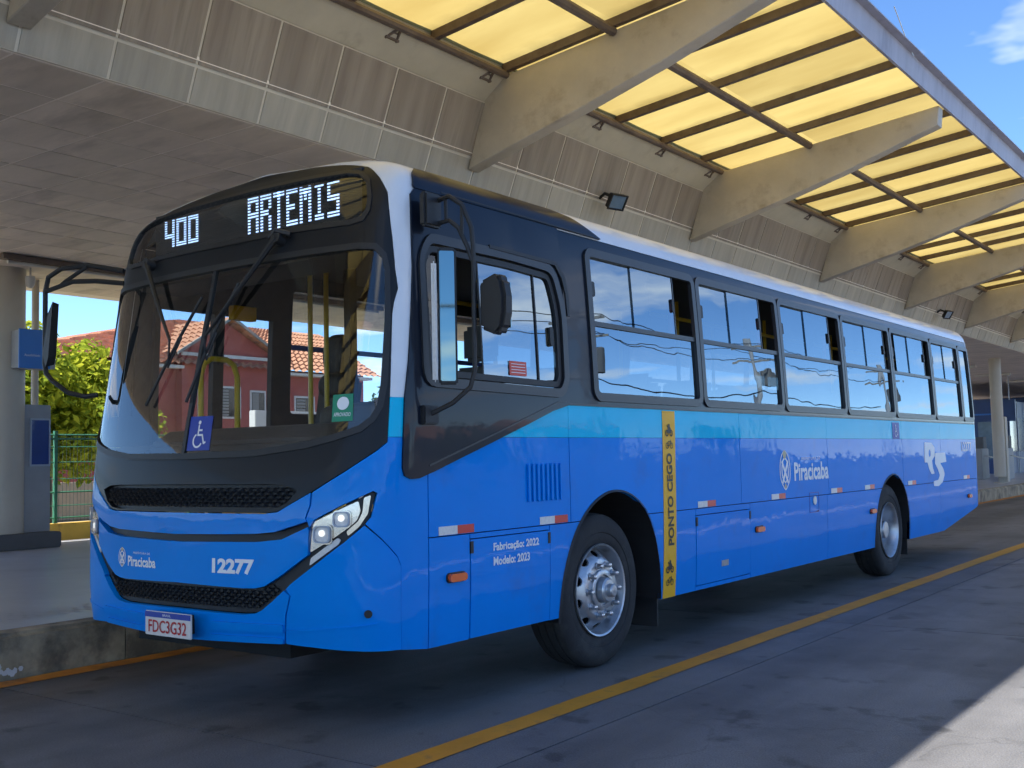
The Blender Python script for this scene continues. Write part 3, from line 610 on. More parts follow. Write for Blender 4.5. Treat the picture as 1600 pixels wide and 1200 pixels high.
# floodlights on the fascia
def flood(y, label):
    t = thing('floodlight', label, 'floodlight', (-2.7, y, 4.33), 'black floodlights fixed to the panel fascia')
    R_ = Matrix.Translation((-2.56, y, 4.3)) @ Matrix.Rotation(math.radians(-18), 4, 'Z') @ Matrix.Rotation(math.radians(35), 4, 'Y')
    MB().box((-.03, -.11, -.085), (.03, .11, .085), R_).build('housing', 'rubber', t, bev=.008)
    fr = MB()
    for a, c in (((-.12, -.095), (.12, -.08)), ((-.12, .08), (.12, .095)), ((-.12, -.08), (-.105, .08)), ((.105, -.08), (.12, .08))): fr.box((.03, a[0], a[1]), (.05, c[0], c[1]), R_)
    fr.build('bezel', 'rubber', t); MB().box((.031, -.1, -.075), (.038, .1, .075), R_).build('glass', 'kioskglass', t)
    MB().tube([(-2.76, y-.03, 4.36), (-2.68, y-.04, 4.40), (-2.6, y-.02, 4.36)], .02, 6).build('arm', 'rubber', t)
    return t
flood(7.0, 'black floodlight on the fascia between the first two full beams above the bus'); flood(20.9, 'small distant floodlight on the fascia near the rear end of the bus')
# ------------------------------------------------------------------ left background: yellow wall, fence, tree, house
yw = MB().box((-11.55, -8, 0), (-11.3, 40, .54)).build('low_yellow_wall', 'ywall', bev=.015); tag(yw, 'low yellow painted wall at the far platform edge', 'wall')
fen = thing('mesh_fence', 'green welded mesh fence on top of the low yellow wall', 'fence', (-11.42, 10, .54))
for k in range(14): MB().box((-11.45, 5.35+2.4*(k-4)-.025, .54), (-11.4, 5.35+2.4*(k-4)+.025, 1.92)).build('post', 'fence', fen)
for z, r in ((.62, .012), (.8, .008), (1.0, .014), (1.2, .008), (1.45, .008), (1.68, .009), (1.8, .016), (1.86, .014)): MB().tube([(-11.425, -4.2, z), (-11.425, 26.9, z)], r, 5).build('rail', 'fence', fen)
b = MB()
for k in range(520):
    y = -4.2+k*.06; b.box((-11.41, y-.002, .56), (-11.406, y+.002, 1.88))
b = b.build('wire_mesh', 'wire', fen); b['kind'] = 'stuff'
def leaves(name, blobs, n, size, m, parent, dens=.55):
    C = np.array([bb[:3] for bb in blobs]); Rr = np.array([bb[3:6] if len(bb) == 6 else (bb[3],)*3 for bb in blobs]); wt = (Rr.prod(1))**.8; wt /= wt.sum()
    idx = rng.choice(len(blobs), n, p=wt); d = rng.normal(size=(n, 3)); d /= np.linalg.norm(d, axis=1)[:, None]; rad = rng.random(n)**dens
    pos = C[idx]+d*rad[:, None]*Rr[idx]
    nr = d*.6+rng.normal(size=(n, 3))*.6+np.array([0, 0, .5]); nr /= np.linalg.norm(nr, axis=1)[:, None]
    t = np.cross(nr, rng.normal(size=(n, 3))); t /= np.linalg.norm(t, axis=1)[:, None]; u = np.cross(nr, t); sz = size*(.6+.8*rng.random(n))[:, None]
    V = np.stack([pos-t*sz, pos+u*sz*.45-t*sz*.1+nr*sz*.12, pos+t*sz, pos-u*sz*.45-t*sz*.1+nr*sz*.12], 1).reshape(-1, 3)
    me = bpy.data.meshes.new(name); me.from_pydata(V.tolist(), [], [(4*i, 4*i+1, 4*i+2, 4*i+3) for i in range(n)])
    at = me.attributes.new('shade', 'FLOAT', 'FACE'); at.data.foreach_set('value', rng.random(n).astype(np.float32)); me.update()
    o = link(name, me, m, parent); return o
def tree(label, base, trunk_h, blobs, n, size, m='leaf', group=None):
    t = thing('tree', label, 'tree', base, group); bx, by, bz = base
    mb = MB(); mb.tube([(bx, by, bz), (bx+.05, by+.03, bz+trunk_h*.5), (bx-.03, by+.02, bz+trunk_h)], [.16, .12, .09], 8)
    for q in blobs:
        p0 = Vector((bx, by, bz+trunk_h*.8)); p1 = Vector(q[:3]); mid = (p0+p1)/2+Vector((random.uniform(-.2, .2), random.uniform(-.2, .2), .15)); mb.tube([p0, mid, p1], [.06, .04, .015], 6)
    mb.build('trunk', 'bark', t, smooth=True); c = leaves('crown', blobs, n, size, m, t); return t
tb = [(-16, 7.6, 2.7, 1.0), (-16.2, 8.6, 2.6, 1.0), (-15.8, 6.6, 2.4, 1.0), (-16.3, 7.3, 3.5, .75), (-16.5, 9.4, 2.5, .9), (-15.6, 8.2, 1.9, .9), (-15.6, 5.6, 2.2, .9), (-16.4, 6.4, 3.4, .7), (-16.6, 10.2, 2.2, .7), (-16.5, 7.9, 3.85, .45), (-15.7, 7.0, 1.7, .8), (-16.3, 7.1, 4.2, .4), (-16.2, 8.8, 3.4, .6), (-16.2, 6.2, 4.0, .5), (-15.9, 7.4, 3.0, .9), (-16.5, 9.6, 3.1, .5)]
tree('bushy yellow green tree behind the green mesh fence at left', (-16, 7.8, 0), 1.9, tb, 15000, .10)
# wispy upper sprigs are part of the same species, set behind
hs = thing('house', 'red rendered house with orange tiled roof and white trimmed gable beyond the fence', 'house', (-28, 18, 0))
MB().box((-32, 12.4, 0), (-26.2, 27, 4.72)).build('wall', 'redwall', hs)
gw = MB().prism([(18.3, 0), (22.0, 0), (22.0, 5.2), (20.05, 6.2), (18.3, 5.15)], 'x', -30.5, -25.9).build('gable_wall', 'redwall', hs)
# main roof: tiled courses, each tile row real geometry
def tiled(name, p0, p1, p2, p3, nu, nv, parent):   # p0->p1 along the eave, p0->p3 up the slope; returns a corrugated sheet
    p0, p1, p2, p3 = map(Vector, (p0, p1, p2, p3)); vs = []; fs = []; nrm = (p1-p0).cross(p3-p0).normalized()
    for j in range(nv):
        for e in (0, 1):
            v = (j+e*.98)/nv; lift = .05*(1-e)
            for i in range(nu*4+1):
                u = i/(nu*4); a = p0.lerp(p1, u); b = p3.lerp(p2, u); h = .04*math.sin(2*math.pi*u*nu)+lift; vs.append(a.lerp(b, v)+nrm*h)
    w_ = nu*4+1
    for r in range(nv*2-1):
        for i in range(w_-1): fs.append((r*w_+i, r*w_+i+1, (r+1)*w_+i+1, (r+1)*w_+i))
    o = link(name, mesh(vs, fs, name), 'tile', parent); return o
tl = tiled('roof', (-25.6, 12.0, 4.62), (-25.6, 27.4, 4.62), (-29.1, 27.4, 6.6), (-29.1, 20.6, 6.6), 46, 12, hs); tl['kind'] = 'stuff'
tl = tiled('roof', (-32.6, 27.4, 4.62), (-32.6, 12.0, 4.62), (-29.1, 20.6, 6.6), (-29.1, 27.4, 6.6), 46, 12, hs); tl['kind'] = 'stuff'
tl = tiled('hip', (-32.6, 12.0, 4.62), (-25.6, 12.0, 4.62), (-29.1, 20.6, 6.6), (-29.1, 20.6, 6.6), 22, 12, hs); tl['kind'] = 'stuff'
tl = tiled('gable_roof', (-30.2, 17.9, 5.0), (-25.5, 17.9, 5.0), (-25.5, 20.05, 6.32), (-30.2, 20.05, 6.32), 14, 7, hs); tl['kind'] = 'stuff'
tl = tiled('gable_roof', (-25.5, 22.4, 5.0), (-30.2, 22.4, 5.0), (-30.2, 20.05, 6.32), (-25.5, 20.05, 6.32), 14, 7, hs); tl['kind'] = 'stuff'
b = MB(); b.prism([(17.85, 4.93), (20.05, 6.25), (22.45, 4.93), (22.45, 5.03), (20.05, 6.36), (17.85, 5.03)], 'x', -25.52, -25.46); b.build('bargeboard', 'wood', hs)
b = MB(); b.box((-25.88, 18.25, 4.95), (-25.8, 22.05, 5.06)); b.box((-26.1, 12.3, 4.5), (-25.7, 18.25, 4.6)); b.box((-26.1, 22.05, 4.5), (-25.7, 27, 4.6)); b.build('cornice', 'trimw', hs)
for (y0, y1, z0, z1) in ((19.6, 20.7, 2.9, 4.0), (21.1, 21.8, 3.0, 3.9), (14.0, 15.0, 2.2, 3.4), (16.2, 17.2, 2.2, 3.4), (23.4, 24.4, 2.6, 3.8)):
    xx = -25.9 if 18.3 < y0 < 22 else -26.2
    wv = MB().box((xx-.02, y0, z0), (xx+.03, y1, z1)).build('window', 'trimw', hs)
    MB().box((xx+.031, y0+.07, z0+.07), (xx+.04, y1-.07, z1-.07)).build('pane', 'darkglass', wv)
    nn = 9
    lv = MB()
    for k in range(nn): z = z0+.09+(z1-z0-.18)*k/nn; lv.box((xx+.042, y0+.08, z), (xx+.06, (y0+y1)/2, z+.07))
    lv.build('louvres', 'wood', wv)
tw = MB().box((-22.4, 2, 0), (-22.1, 17.9, .98)).build('tan_garden_wall', 'tanwall', bev=.02); tag(tw, 'low tan garden wall in front of the red house, seen through the fence', 'wall')
ww = MB().box((-22.7, 18.4, 0), (-22.4, 40, 3.0)).build('white_garden_wall', 'whitewall', bev=.02); tag(ww, 'white garden wall seen through the windscreen below the red gable', 'wall')
# trees far behind house line for horizon
for k, (x, y, h) in enumerate(((-48, 10, 5.2), (-52, 30, 6), (-46, 52, 6.5))):
    tree(('dark tree far beyond the red house at left', 'dark tree behind the red house, glimpsed through the windscreen', 'dark tree far behind the terminal platform')[k], (x, y, 0), h*.4, [(x+random.uniform(-2, 2), y+random.uniform(-3.5, 3.5), h*random.uniform(.5, .75), 1.9) for _ in range(6)], 1800, .3, 'leafd', 'dark trees beyond the terminal')
# ------------------------------------------------------------------ right background under the roof
kx = thing('ticket_booth', 'dark blue ticket booth with glazed front under the terminal roof at far right', 'booth', (-8, 46, .3))
MB().box((-11, 44, .3), (-6.4, 58, 3.3)).build('body', 'kioskblue', kx)
for k in range(9):
    MB().box((-6.4, 44.3+k*1.5, 1.2), (-6.36, 45.6+k*1.5, 2.6)).build('window', 'kioskglass', kx); MB().box((-6.36, 44.22+k*1.5, .3), (-6.33, 44.28+k*1.5, 3.3)).build('mullion', 'frame', kx)
for k in range(4): MB().box((-10.8+k*1.1, 43.96, .9), (-10.0+k*1.1, 44, 2.5)).build('window', 'kioskglass', kx)
bw2 = MB().box((-12, 60.2, 0), (-3.2, 60.5, 4.07)).build('end_wall', 'kioskblue'); tag(bw2, 'dark blue end wall closing the terminal hall at far right', 'wall')
bs = thing('overhead_sign', 'dark blue overhead sign board behind the slim column at right', 'sign', (-6, 40, 2.6))
MB().box((-7.6, 39.9, 2.35), (-5.2, 40, 3.15)).build('board', 'kioskblue', bs); MB().box((-7.5, 39.89, 2.6), (-5.9, 39.9, 2.66)).build('stripe', 'sign', bs)
for x in (-7.4, -5.4): MB().tube([(x, 39.95, 3.15), (x, 39.95, 4.07)], .02, 6).build('hanger', 'frame', bs)
for k, (x, y) in enumerate(((-5.6, 36.2), (-6.5, 36.4), (-7.4, 36.6), (-8.3, 36.8), (-4.75, 36.0))):
    tt = thing('turnstile', ('fare gate cabinet second from the platform edge', 'fare gate cabinet in the middle of the far row', 'fare gate cabinet second from the left of the far row', 'leftmost fare gate cabinet of the far row', 'fare gate cabinet nearest the platform edge')[k]+', behind the slim column', 'turnstile', (x, y, .3), 'row of fare gates at the far end of the platform')
    MB().box((x-.13, y-.5, .3), (x+.13, y+.5, 1.35)).build('cabinet', 'greybox', tt, bev=.02); MB().box((x-.14, y-.2, 1.35), (x+.14, y+.2, 1.75)).build('reader', 'basegrey', tt)
    MB().tube([(x+.13, y, 1.1), (x+.55, y, 1.0)], .02, 6).build('arm', 'steel', tt)
for k, y in enumerate((33.5, 38.5, 43.5)):
    fx = thing('ceiling_lamp', ('nearest', 'middle', 'farthest')[k]+' of three pale ceiling lamps under the dark roof behind the bus', 'lamp', (-5.6, y, 4.0), 'pale ceiling lamps under the roof behind the bus')
    MB().box((-6.2, y-.1, 3.98), (-5.0, y+.1, 4.055)).build('housing', 'lampw', fx); MB().box((-6.1, y-.06, 3.97), (-5.1, y+.06, 3.979)).build('diffuser', 'lampw', fx)
# ------------------------------------------------------------------ across the street (mirrored in the windows and the paint)
bw_ = MB().box((34, -8, 0), (34.25, 90, 1.6)).build('street_wall', 'tanwall'); tag(bw_, 'long tan wall across the street, mirrored low in the bus windows', 'wall')
sf = thing('street_fence', 'dark railing on the wall across the street, mirrored in the bus windows', 'fence', (34.1, 20, 1.6))
b = MB()
for k in range(300): b.box((34.1, -8+k*.3, 1.6), (34.14, -7.96+k*.3, 2.5))
b.box((34.08, -8, 2.36), (34.15, 82, 2.42)); b = b.build('railing', 'rubber', sf); b['kind'] = 'stuff'
for k, (x, y0, y1, h, m) in enumerate(((44, 2, 14, 3.0, 'redwall'), (50, 22, 34, 4.2, 'whitewall'), (48, 48, 62, 3.4, 'tanwall'), (55, 80, 96, 5, 'whitewall'))):
    hh = thing('street_building', ('low red building', 'white two storey building', 'low tan shed', 'tall white building')[k]+' across the street, mirrored in the bus windows', 'building', (x, (y0+y1)/2, 0))
    MB().box((x, y0, 0), (x+9, y1, h)).build('wall', m, hh); MB().prism([(x-.5, h), (x+9.5, h), (x+4.5, h+1.6)], 'y', y0-.3, y1+.3).build('roof', 'tile', hh)
    for j in range(4): MB().box((x-.04, y0+1+j*(y1-y0-2)/4, h*.4), (x+.01, y0+2.2+j*(y1-y0-2)/4, h*.75)).build('window', 'darkglass', hh)
poles = [(15.5, 2, 8.2), (16, 13, 8.4), (15.5, 27, 8.3), (16, 42, 8.5), (15.5, -12, 8.3), (16, 60, 8.3)]
for k, (x, y, h) in enumerate(poles):
    up = thing('utility_pole', 'concrete utility pole with crossarms across the street, '+('mirrored beside the cab window', 'mirrored in the second passenger window', 'mirrored in the third passenger window', 'mirrored in the fifth passenger window', 'standing ahead of the bus', 'mirrored in the last small window')[k], 'pole', (x, y, 0), 'utility poles across the street')
    MB().tube([(x, y, 0), (x, y, h)], [.17, .11], 10).build('shaft', 'greybox', up, smooth=True)
    for z in (h-.5, h-1.4): MB().box((x-1.1, y-.05, z-.06), (x+1.1, y+.05, z+.06)).build('crossarm', 'wood', up)
    MB().lathe([(0, .28), (.9, .28), (.95, .2)], (x-.45, y, h-2.9), 'z', 14).build('transformer', 'basegrey', up, smooth=True)
poles.sort(key=lambda p: p[1])
for q, (dx_, dz_) in enumerate(((-1, -.4), (1, -.4), (-.8, -1.3), (-.3, -3.2))):
    pts = []
    for a, c in zip(poles[:-1], poles[1:]):
        for t in range(8):
            f_ = t/8; pts.append((a[0]+(c[0]-a[0])*f_+dx_, a[1]+(c[1]-a[1])*f_, a[2]+(c[2]-a[2])*f_+dz_-.55*math.sin(math.pi*f_)))
    lab = ('topmost overhead line on the bus side of the street poles', 'topmost overhead line on the far side of the street poles', 'second level overhead line of the street poles', 'lowest thick cable of the street poles')[q]
    pw = MB().tube(pts, .022 if q < 3 else .035, 4).build('power_line', 'rubber'); tag(pw, lab+', mirrored in the bus windows', 'cable', 'overhead lines along the street')
for k, (x, y, h) in enumerate(((30, 12, 3.2), (30.5, 40, 3.6), (30, 66, 3.8))):
    tree('street tree across the road, '+('nearest the bus front', 'level with the bus rear', 'far beyond the bus rear')[k], (x, y, 0), h*.3, [(x+random.uniform(-1, 1), y+random.uniform(-1.3, 1.3), h*random.uniform(.55, .85), 1.2) for _ in range(5)], 1200, .2, 'leafd', 'street trees across the road')
# ================================================================== THE BUS
bus = thing('city_bus', 'blue city bus with black cab and white roof standing at the terminal platform', 'bus', (XC, 6.2, 0))
ZB, ZCY, ZS = 1.495, 1.70, 1.70
archF = [(1.926, .2), (1.926, .42), (1.955, .6), (2.026, .78), (2.13, .93), (2.28, 1.05), (2.45, 1.12), (2.6, 1.136), (2.75, 1.115), (2.9, 1.05), (3.02, .95), (3.11, .8), (3.17, .6), (3.195, .4), (3.195, .2)]
archR = [(7.82, .2), (7.82, .42), (7.85, .6), (7.93, .79), (8.05, .94), (8.2, 1.04), (8.36, 1.09), (8.5, 1.1), (8.64, 1.07), (8.78, 1.0), (8.9, .88), (8.97, .73), (9.0, .55), (9.0, .2)]
archF = [tuple(p) for p in cr(archF[1:-1], 3)]; archF = [(archF[0][0], .2)]+archF+[(archF[-1][0], .2)]; archR = [tuple(p) for p in cr(archR[1:-1], 3)]; archR = [(archR[0][0], .2)]+archR+[(archR[-1][0], .2)]
AF = [(Y(a), z) for a, z in archF]; AR = [(Y(a), z) for a, z in archR]
def side_rect(y0, y1, z0, z1): return [(Y(y0), z0), (Y(y1), z0), (Y(y1), z1), (Y(y0), z1)]
g = .004
# windows on the near side
WIN = [(2.365, 3.905), (3.94, 5.495), (5.53, 7.085), (7.12, 8.65), (8.685, 10.225), (10.26, 11.535)]
WZ = (1.745, 2.745)
win_outer = [rrect(Y(a), Y(b), WZ[0], WZ[1], .075) for a, b in WIN]; win_outer.append(rrect(Y(11.57), Y(12.075), WZ[0], WZ[1], .06))
drv_outer = rnd([(Y(.655), 1.775), (Y(1.97), 1.755), (Y(2.035), 1.84), (Y(2.045), 2.3), (Y(1.96), 2.565), (Y(1.5), 2.585), (Y(.75), 2.585), (Y(.625), 2.47)], .1)
holes_near = [grow(p, -.012) for p in win_outer]; drv_hole = grow(drv_outer, -.012)
# lower body panels
ys_up = [.70, 2.05, 4.55, 6.5, 8.83, 10.38, 12.05]
for a, b in zip(ys_up[:-1], ys_up[1:]):
    patch('side_panel', side_rect(a+g, b-g, .969, ZB-.001), [AF, AR], 'blue', bus, .025, back='dark')
lowY = [(.70, 1.045), (1.815, 2.3), (2.9, 3.735), (4.705, 6.45), (6.45, 8.4), (8.6, 10.29)]
for a, b in lowY:
    zb0 = .392 if a < 2 else .358
    patch('skirt_panel', side_rect(a+g, b-g, zb0, .963), [AF, AR], 'blue', bus, .025, back='dark')
patch('skirt_panel', [(Y(10.29+g), .36), (Y(10.45), .36), (Y(12.05-g), .575), (Y(12.05-g), .963), (Y(10.29+g), .963)], [], 'blue', bus, .025, back='dark')
patch('skirt_panel', side_rect(1.045+g, 1.815-g, .938, .963), [], 'blue', bus, .025, back='dark'); patch('skirt_panel', side_rect(3.735+g, 4.705-g, .918, .963), [], 'blue', bus, .025, back='dark'); patch('skirt_panel', side_rect(3.735+g, 4.705-g, .358, .388), [], 'blue', bus, .025, back='dark')
for (a, b, z0, z1) in ((1.045, 1.815, .395, .932), (3.735, 4.705, .395, .912)):
    h_ = patch('hatch', side_rect(a+.005, b-.005, z0, z1), [], 'blue', bus, .025, .003, back='dark')
    for yy in (a+.012, b-.012): patch('hinge', side_rect(yy-.012, yy+.012, z1-.075, z1-.01), [], 'rubber', h_, .01, .007)
    if a > 3: patch('latch', side_rect(4.16, 4.28, .5, .545), [], 'steel', h_, .01, .006)
# rear corner
patch('rear_corner', [(Y(12.05+g), .58), (Y(12.2), .6), (SEND, .62), (SEND, ZB-.001), (Y(12.05+g), ZB-.001)], [], 'blue', bus, .025, back='dark')
patch('rear_corner', [(Y(12.05+g), ZB+.001), (SEND, ZB+.001), (SEND, ZCY), (Y(12.05+g), ZCY)], [], 'cyan', bus, .025, back='dark')
for p_, m_ in (([(Y(12.05+g), .58), (Y(12.2), .6), (SEND, .62), (SEND, ZB-.001), (Y(12.05+g), ZB-.001)], 'blue'), ([(Y(12.05+g), ZB+.001), (SEND, ZB+.001), (SEND, ZCY), (Y(12.05+g), ZCY)], 'cyan')): patch('rear_corner', neg(p_), [], m_, bus, .025, back='dark')
ysc = [.70, 2.05, 4.55, 6.5, 8.83, 10.38, 12.05]
patch('stripe_panel', [(1.342, ZB+.001), (Y(.70-g), ZB+.001), (Y(.70-g), ZCY), (1.342, ZCY)], [], 'cyan', bus, .025, back='dark')
for a, b in zip(ysc[:-1], ysc[1:]): patch('stripe_panel', side_rect(a+g*.5, b-g*.5, ZB+.001, ZCY-.001), [], 'cyan', bus, .025, back='dark')
# window band
band = [(Y(.62), ZCY+.001), (Y(12.11), ZCY+.001), (Y(12.11), 2.74), (Y(12.07), 2.825), (Y(.62), 2.825)]
patch('window_band', band, holes_near+[drv_hole], 'navy', bus, .025, back='dark')
# white roof with front pillars, one shell
pilL = [(1.124, 2.99), (1.2, 2.9), (1.268, 2.802), (1.32, 2.55), (1.348, 2.378), (1.373, 2.275), (1.345, 2.2), (1.335, 2.137), (1.338, 1.9), (1.342, ZCY+.001)]
pilR = [(Y(.615), ZCY+.001), (Y(.615), 2.83)]
whole = [(0, 3.052), (.6, 3.05), (.98, 3.035)]+pilL+pilR+[(Y(12.07), 2.83), (Y(12.115), 2.74), (Y(12.115), ZCY+.001), (SEND, ZCY+.001), (SEND, 3.124), (0, 3.124)]
S1, S2_ = Y(1.0), Y(11.9)
fr_w = [(0, 3.118)]+[(.5, 3.114), (.85, 3.092), (1.0, 3.053)]+pilL+pilR+[(S1, 2.83), (S1, 3.124), (0, 3.124)]
re_w = [(S2_, 2.83), (Y(12.07), 2.83), (Y(12.115), 2.74), (Y(12.115), ZCY+.001), (SEND, ZCY+.001), (SEND, 3.124), (S2_, 3.124)]
RZ = [2.83, 2.845, 2.86, 2.88, 2.9, 2.92, 2.94, 2.96, 2.98, 3.0, 3.02, 3.04, 3.06, 3.075, 3.09, 3.1, 3.11, 3.118, 3.124]
for q in ((lambda p: p), neg):
    patch('roof_front', q(fr_w), [], 'white', bus, .012, dz=.025, back='dark'); patch('roof_rear', q(re_w), [], 'white', bus, .012, dz=.035, back='dark')
gridpatch('roof_shell', S1, S2_, RZ, 'white', bus); gridpatch('roof_shell', -S2_, -S1, RZ, 'white', bus)
MB().add([(XC-.06, .72, 3.1245), (XC+.06, .72, 3.1245), (XC+.06, 12.1, 3.1245), (XC-.06, 12.1, 3.1245)], [(0, 1, 2, 3)]).build('roof_ridge', 'white', bus)
# front black mask
maskR = [(0, 3.116), (.5, 3.112), (.85, 3.09), (1.0, 3.05)]+[(s-.003, z-.003) for s, z in pilL[:-1]]+[(1.337, 1.9), (1.338, 1.471), (1.286, 1.433), (1.126, 1.33), (.944, 1.226), (.845, 1.178), (.745, 1.128), (.66, 1.119), (0, 1.12)]
wsR = [(0, 2.488), (.6, 2.49), (1.1, 2.492), (1.2, 2.482), (1.25, 2.44), (1.272, 2.37), (1.288, 2.1), (1.285, 1.77), (1.268, 1.66), (1.235, 1.60), (1.176, 1.553), (1.05, 1.516), (.89, 1.481), (.56, 1.445), (0, 1.438)]
dspR = [(0, 2.975), (.6, 2.97), (.95, 2.955), (1.05, 2.93), (1.105, 2.88), (1.13, 2.78), (1.128, 2.715), (1.10, 2.675), (1.03, 2.662), (.6, 2.665), (0, 2.66)]
grR = [(0, 1.268), (.66, 1.266), (.775, 1.26), (.865, 1.236), (.8, 1.17), (.72, 1.135), (.64, 1.127), (0, 1.128)]
patch('front_mask', mir(maskR), [mir(wsR), mir(dspR), mir(grR)], 'mask', bus, .03, back='dark')
# seals
wsS = grow(mir(wsR), .035); patch('windscreen_seal', wsS, [mir(wsR)], 'rubber', bus, .02, .008)
patch('display_seal', grow(mir(dspR), .03), [mir(dspR)], 'rubber', bus, .02, .007)
ws = patch('windscreen', grow(mir(wsR), .004), [], 'wsglass', bus, 0, -.006, ds=.07)
# centre bar of the windscreen
patch('centre_bar', [(-.014, 1.44), (.014, 1.44), (.014, 2.487), (-.014, 2.487)], [], 'rubber', bus, .02, .004)
dg = patch('display_window', grow(mir(dspR), .004), [], 'dgglass', bus, 0, -.006)
# grille: honeycomb of raised cells over a recessed back
patch('grille_back', grow(mir(grR), .01), [], 'grille', bus, .01, -.03, ds=.12)
def honey(poly, r, off, name, parent):
    vs = []; fs = []
    a0, a1 = min(p[0] for p in poly), max(p[0] for p in poly); b0, b1 = min(p[1] for p in poly), max(p[1] for p in poly)
    row = 0; z = b0
    while z < b1:
        s = a0+(r*1.05 if row % 2 else 0)
        while s < a1:
            if pip((s, z), poly):
                k = len(vs)
                for rr, of in ((r, off), (r*.62, off-.014)):
                    for j in range(6): t = math.pi/3*j; vs.append(bus_map(s+rr*math.cos(t), z+rr*.62*math.sin(t), of))
                for j in range(6): fs.append((k+j, k+(j+1) % 6, k+6+(j+1) % 6, k+6+j))
            s += r*2.1
        z += r*.72; row += 1
    o = link(name, mesh(vs, fs, name), 'rubsat', parent); o['kind'] = 'stuff'; return o
honey(grow(mir(grR), -.015), .026, -.012, 'honeycomb', bus)
# blue front panels
upR = [(0, 1.114), (.66, 1.113), (.745, 1.122), (.845, 1.172), (.941, 1.219), (.937, 1.155), (.912, 1.09), (.922, 1.075), (.727, 1.021), (.6, 1.01), (0, .998)]
loR = [(0, .957), (.602, .967), (.768, .983), (.925, 1.046), (.932, 1.033), (.927, .907), (.77, .803), (.66, .742), (.6, .73), (.516, .727), (0, .736)]
patch('hood_lip', mir(upR), [], 'blue', bus, .035, .006, back='dark'); patch('hood_panel', mir(loR), [], 'blue', bus, .035, .0, back='dark')
patch('slot', mir([(0, 1.0), (.6, 1.012), (.727, 1.023), (.93, 1.078), (.93, 1.045), (.768, .98), (.602, .962), (0, .953)]), [], 'grille', bus, .01, -.035)
lgR = [(0, .733), (.516, .724), (.6, .727), (.66, .739), (.77, .8), (.928, .905), (.936, 1.033), (.965, 1.077), (1.1, 1.142), (1.272, 1.219), (1.291, 1.21), (1.262, 1.095), (1.23, 1.058), (1.137, .98), (.998, .881), (.829, .763), (.72, .674), (.65, .625), (.603, .606), (.515, .597), (0, .602)]
patch('lower_grille', mir(lgR), [], 'grille', bus, .012, -.022)
honey(mir([(0, .715), (.6, .71), (.7, .745), (.74, .735), (.64, .645), (.59, .622), (0, .62)]), .024, -.01, 'honeycomb', bus)
buR = [(0, .597), (.515, .592), (.603, .601), (.65, .62), (.72, .669), (.79, .725), (.826, .7), (.8, .6), (.783, .47), (.78, .455), (.5, .447), (0, .435)]
patch('bumper', mir(buR), [], 'blue', bus, .03, .01, back='dark')
bcR = [(.8, .732), (.829, .758), (.998, .876), (1.137, .975), (1.232, 1.053), (1.32, .975), (1.404, .887), (1.427, .84), (1.428, .418), (1.32, .422), (1.125, .433), (.79, .455), (.79, .47), (.806, .6), (.832, .7)]
cR = [(.949, 1.222), (1.129, 1.326), (1.289, 1.429), (1.342, 1.469), (1.342, ZB-.001), (Y(.70-g), ZB-.001), (Y(.70-g), .392), (1.434, .415), (1.433, .842), (1.41, .892), (1.325, .98), (1.236, 1.06), (1.267, 1.093), (1.297, 1.212), (1.276, 1.225), (1.1, 1.149), (.962, 1.083), (.936, 1.045), (.917, 1.09), (.944, 1.155)]
for sg_ in (1, -1):
    q = (lambda p: p) if sg_ > 0 else neg
    patch('bumper_corner', q(bcR), [], 'blue', bus, .03, .006, back='dark'); patch('front_corner', q(cR), [], 'blue', bus, .03, 0, back='dark')
    # bumper ledges
    patch('bumper_ledge', q(rnd([(.27, .505), (.79, .515), (.79, .555), (.30, .55), (.27, .535)], .012)), [], 'blue', bus, .02, .024)
    patch('bumper_ledge', q(rnd([(.27, .447), (.78, .457), (.78, .487), (.27, .478)], .012)), [], 'blue', bus, .02, .02)
    patch('bumper_crease', q([(.80, .525), (.8, .51), (1.3, .56), (1.3, .565)]), [], 'blue', bus, .01, .011)
    # headlamp
    hb = patch('headlamp', q(rnd([(.934, .918), (.952, 1.07), (1.2, 1.176), (1.212, 1.125), (1.194, 1.08), (1.155, 1.047), (1.06, .985)], .012)), [], 'chrome', bus, .01, -.012)
    patch('lens', q(rnd([(.934, .918), (.952, 1.07), (1.2, 1.176), (1.212, 1.125), (1.194, 1.08), (1.155, 1.047), (1.06, .985)], .012)), [], 'lens', hb, 0, .012)
    for (sa, za, w_, h_) in ((1.01, 1.01, .055, .05), (1.115, 1.085, .05, .045)):
        patch('bulb_unit', q(rrect(sa-w_, sa+w_, za-h_, za+h_, .025)), [], 'chrome', hb, .01, 0.0)
        patch('bulb_rim', q(rrect(sa-w_*.86, sa+w_*.86, za-h_*.86, za+h_*.86, .022)), [q(rrect(sa-w_*.72, sa+w_*.72, za-h_*.72, za+h_*.72, .02))], 'frame', hb, .012, .012)
        patch('bulb', q(rrect(sa-w_*.7, sa+w_*.7, za-h_*.7, za+h_*.7, .02)), [], 'reflw', hb, .006, .003); patch('filament', q(disc(sa, za+.006, .017, 12)[0]), [], 'lampon', hb, .004, .008)
    patch('running_light', q(rnd([(1.228, 1.192), (1.265, 1.204), (1.25, 1.11), (1.205, 1.047), (1.146, 1.0), (1.138, 1.024), (1.2, 1.075), (1.222, 1.12)], .01)), [], 'chrome', hb, .008, -.01)
    patch('indicator', q(rnd([(.93, .852), (.938, .89), (1.09, .992), (1.108, .982), (1.095, .96)], .008)), [], 'reflw', hb, .008, -.012)
# fog lamp plug
patch('fog_plug', disc(1.25, .614, .02)[0], [], 'rubber', bus, .006, .014)
